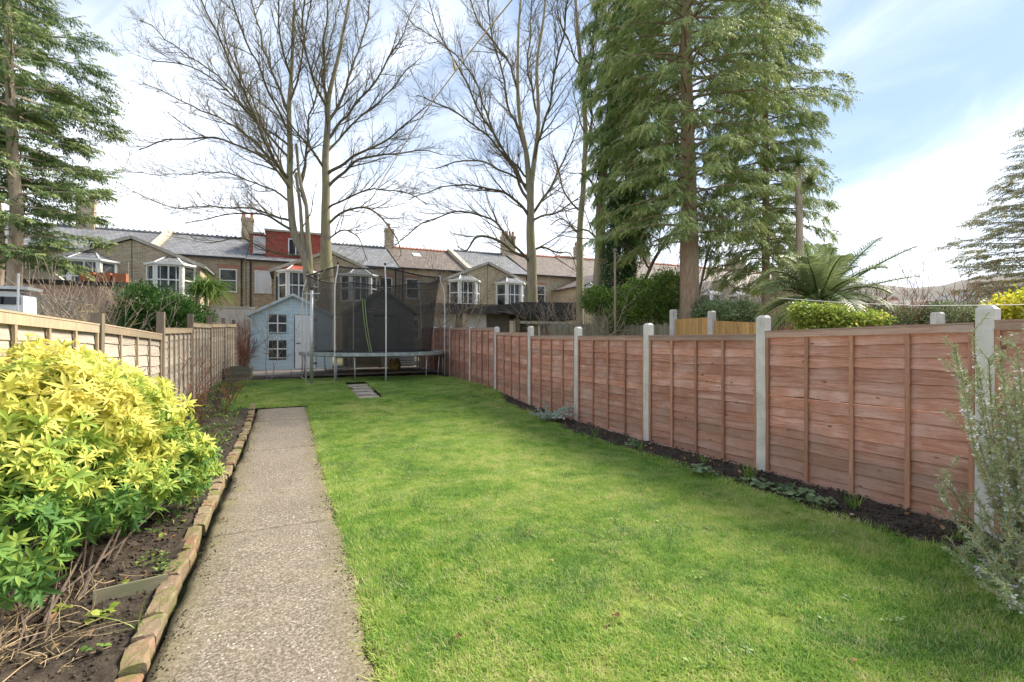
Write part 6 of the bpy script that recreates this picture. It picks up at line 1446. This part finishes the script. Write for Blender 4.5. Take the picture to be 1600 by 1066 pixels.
def gn_scatter(name, P, rotz, scl, meshes, label=None):
    n = len(P); me = bpy.data.meshes.new(name); me.vertices.add(n); me.vertices.foreach_set('co', P.astype(np.float32).ravel())
    for nm, arr, ty in (('rz', rotz, 'FLOAT'), ('sc', scl, 'FLOAT'), ('vi', rng.integers(0, len(meshes), n), 'INT')):
        a = me.attributes.new(nm, ty, 'POINT'); a.data.foreach_set('value', arr.astype(np.int32 if ty == 'INT' else np.float32))
    o = put(name, me); o['kind'] = 'stuff'
    if label: o['label'] = label
    ng = bpy.data.node_groups.new(name, 'GeometryNodeTree'); ng.interface.new_socket('Geometry', in_out='INPUT', socket_type='NodeSocketGeometry'); ng.interface.new_socket('Geometry', in_out='OUTPUT', socket_type='NodeSocketGeometry')
    N_ = ng.nodes; L_ = ng.links.new; gi = N_.new('NodeGroupInput'); go = N_.new('NodeGroupOutput'); jn = N_.new('GeometryNodeJoinGeometry')
    def attr(nm, ty):
        a = N_.new('GeometryNodeInputNamedAttribute'); a.data_type = ty; a.inputs[0].default_value = nm; return a.outputs['Attribute']
    rz = attr('rz', 'FLOAT'); sc_ = attr('sc', 'FLOAT'); vi = attr('vi', 'INT'); cx_ = N_.new('ShaderNodeCombineXYZ'); L_(rz, cx_.inputs['Z'])
    for k, m_ in enumerate(meshes):
        src = bpy.data.objects.new('grass_patch', m_)   # data only: never linked to the scene
        oi = N_.new('GeometryNodeObjectInfo'); oi.inputs['Object'].default_value = src; oi.inputs['As Instance'].default_value = True
        cm = N_.new('FunctionNodeCompare'); cm.data_type = 'INT'; cm.operation = 'EQUAL'; L_(vi, cm.inputs[2]); cm.inputs[3].default_value = k
        ip = N_.new('GeometryNodeInstanceOnPoints'); L_(gi.outputs[0], ip.inputs['Points']); L_(cm.outputs[0], ip.inputs['Selection']); L_(oi.outputs['Geometry'], ip.inputs['Instance']); L_(cx_.outputs[0], ip.inputs['Rotation']); L_(sc_, ip.inputs['Scale']); L_(ip.outputs[0], jn.inputs[0])
    L_(jn.outputs[0], go.inputs[0]); md = o.modifiers.new('scatter', 'NODES'); md.node_group = ng; return o
st = .085
gx_, gy_ = np.meshgrid(np.arange(-1.3, 4.95, st), np.arange(.5, 16.2, st)); X = gx_.ravel()+rng.uniform(-.04, .04, gx_.size); Y = gy_.ravel()+rng.uniform(-.04, .04, gx_.size)
ok = in_lawn(X, Y)
# thinner at worn spots
ok &= ~((vnoise(X, Y, 1.3, 4, 6) > .70) & (rng.random(len(X)) < .5))
X, Y = X[ok], Y[ok]; zz = gv(Y)+np.where(Y > 10.75, .03, .012)+.008
hs = .45+1.15*vnoise(X, Y, 1.4, 5, 4)+np.where(X < .62, .12, 0)
gn_scatter('grass', np.stack([X, Y, zz], -1), rng.uniform(0, 6.28, len(X)), hs, [grass_patch(k, 260, .085) for k in range(6)], 'short lawn grass of uneven green and straw coloured blades')
# rough fringe along path and beds
n = 1500; Y = rng.uniform(.6, 10.7, n); X = np.where(rng.random(n) < .5, .43+rng.normal(0, .02, n), edge_r(Y)+rng.normal(.02, .05, n)); zz = gv(Y)+.015
gn_scatter('grass', np.stack([X, Y, zz], -1), rng.uniform(0, 6.28, n), rng.uniform(.8, 1.5, n), [grass_patch(k+20, 60, .05, (.02, .06)) for k in range(4)], 'ragged grass fringe along the path and bed edges')

# coarser tufts standing out of the turf
n = 420; X = rng.uniform(.5, 4.2, n); Y = rng.uniform(.8, 14, n); ok = in_lawn(X, Y) & (vnoise(X, Y, .9, 3, 12) > .45); X, Y = X[ok], Y[ok]
gn_scatter('grass', np.stack([X, Y, gv(Y)+np.where(Y > 10.75, .03, .012)], -1), rng.uniform(0, 6.28, len(X)), rng.uniform(.8, 1.5, len(X)), [grass_patch(k+40, 90, .055, (.025, .062)) for k in range(4)], 'coarser tufts standing out of the mown lawn')
# flat lawn weeds and daisies' leaves
n = 120; X = rng.uniform(.5, 4.2, n); Y = rng.uniform(.8, 12, n); ok = in_lawn(X, Y) & (vnoise(X, Y, 1.2, 3, 22) > .5); X, Y = X[ok], Y[ok]; q = 9
X = np.repeat(X, q)+rng.normal(0, .02, len(X)*q); Y = np.repeat(Y, q)+rng.normal(0, .02, len(Y)*q); D = rdir(len(X)); D[:, 2] = .35
v, f, a = scatter((*leaflet(.032, .014, .3), np.zeros(8)), np.stack([X, Y, gv(Y)+.042], -1), frames(D), rng.uniform(.6, 1.2, len(X)), rng.uniform(.3, .8, len(X))); put('lawn_weeds', np_mesh('lawn_weeds', v, f, M['leaf_green'], a))['kind'] = 'stuff'
# soil and moss crumbs spilled onto both edges of the path
n = 2600; X = np.where(rng.random(n) < .55, PX0+np.abs(rng.normal(0, .06, n)), PX1-np.abs(rng.normal(0, .05, n))); Y = rng.uniform(1, 10.6, n); ok = vnoise(X, Y, 2.3, 3, 31) > .42; X, Y = X[ok], Y[ok]; n = len(X)
v, f, a = scatter(clod_T(), np.stack([X, Y, gv(Y)+.047], -1), rot_random(n), rng.uniform(.002, .007, n), np.zeros(n)); put('soil_crumbs', np_mesh('soil_crumbs', v, f, M['clod']))['kind'] = 'stuff'
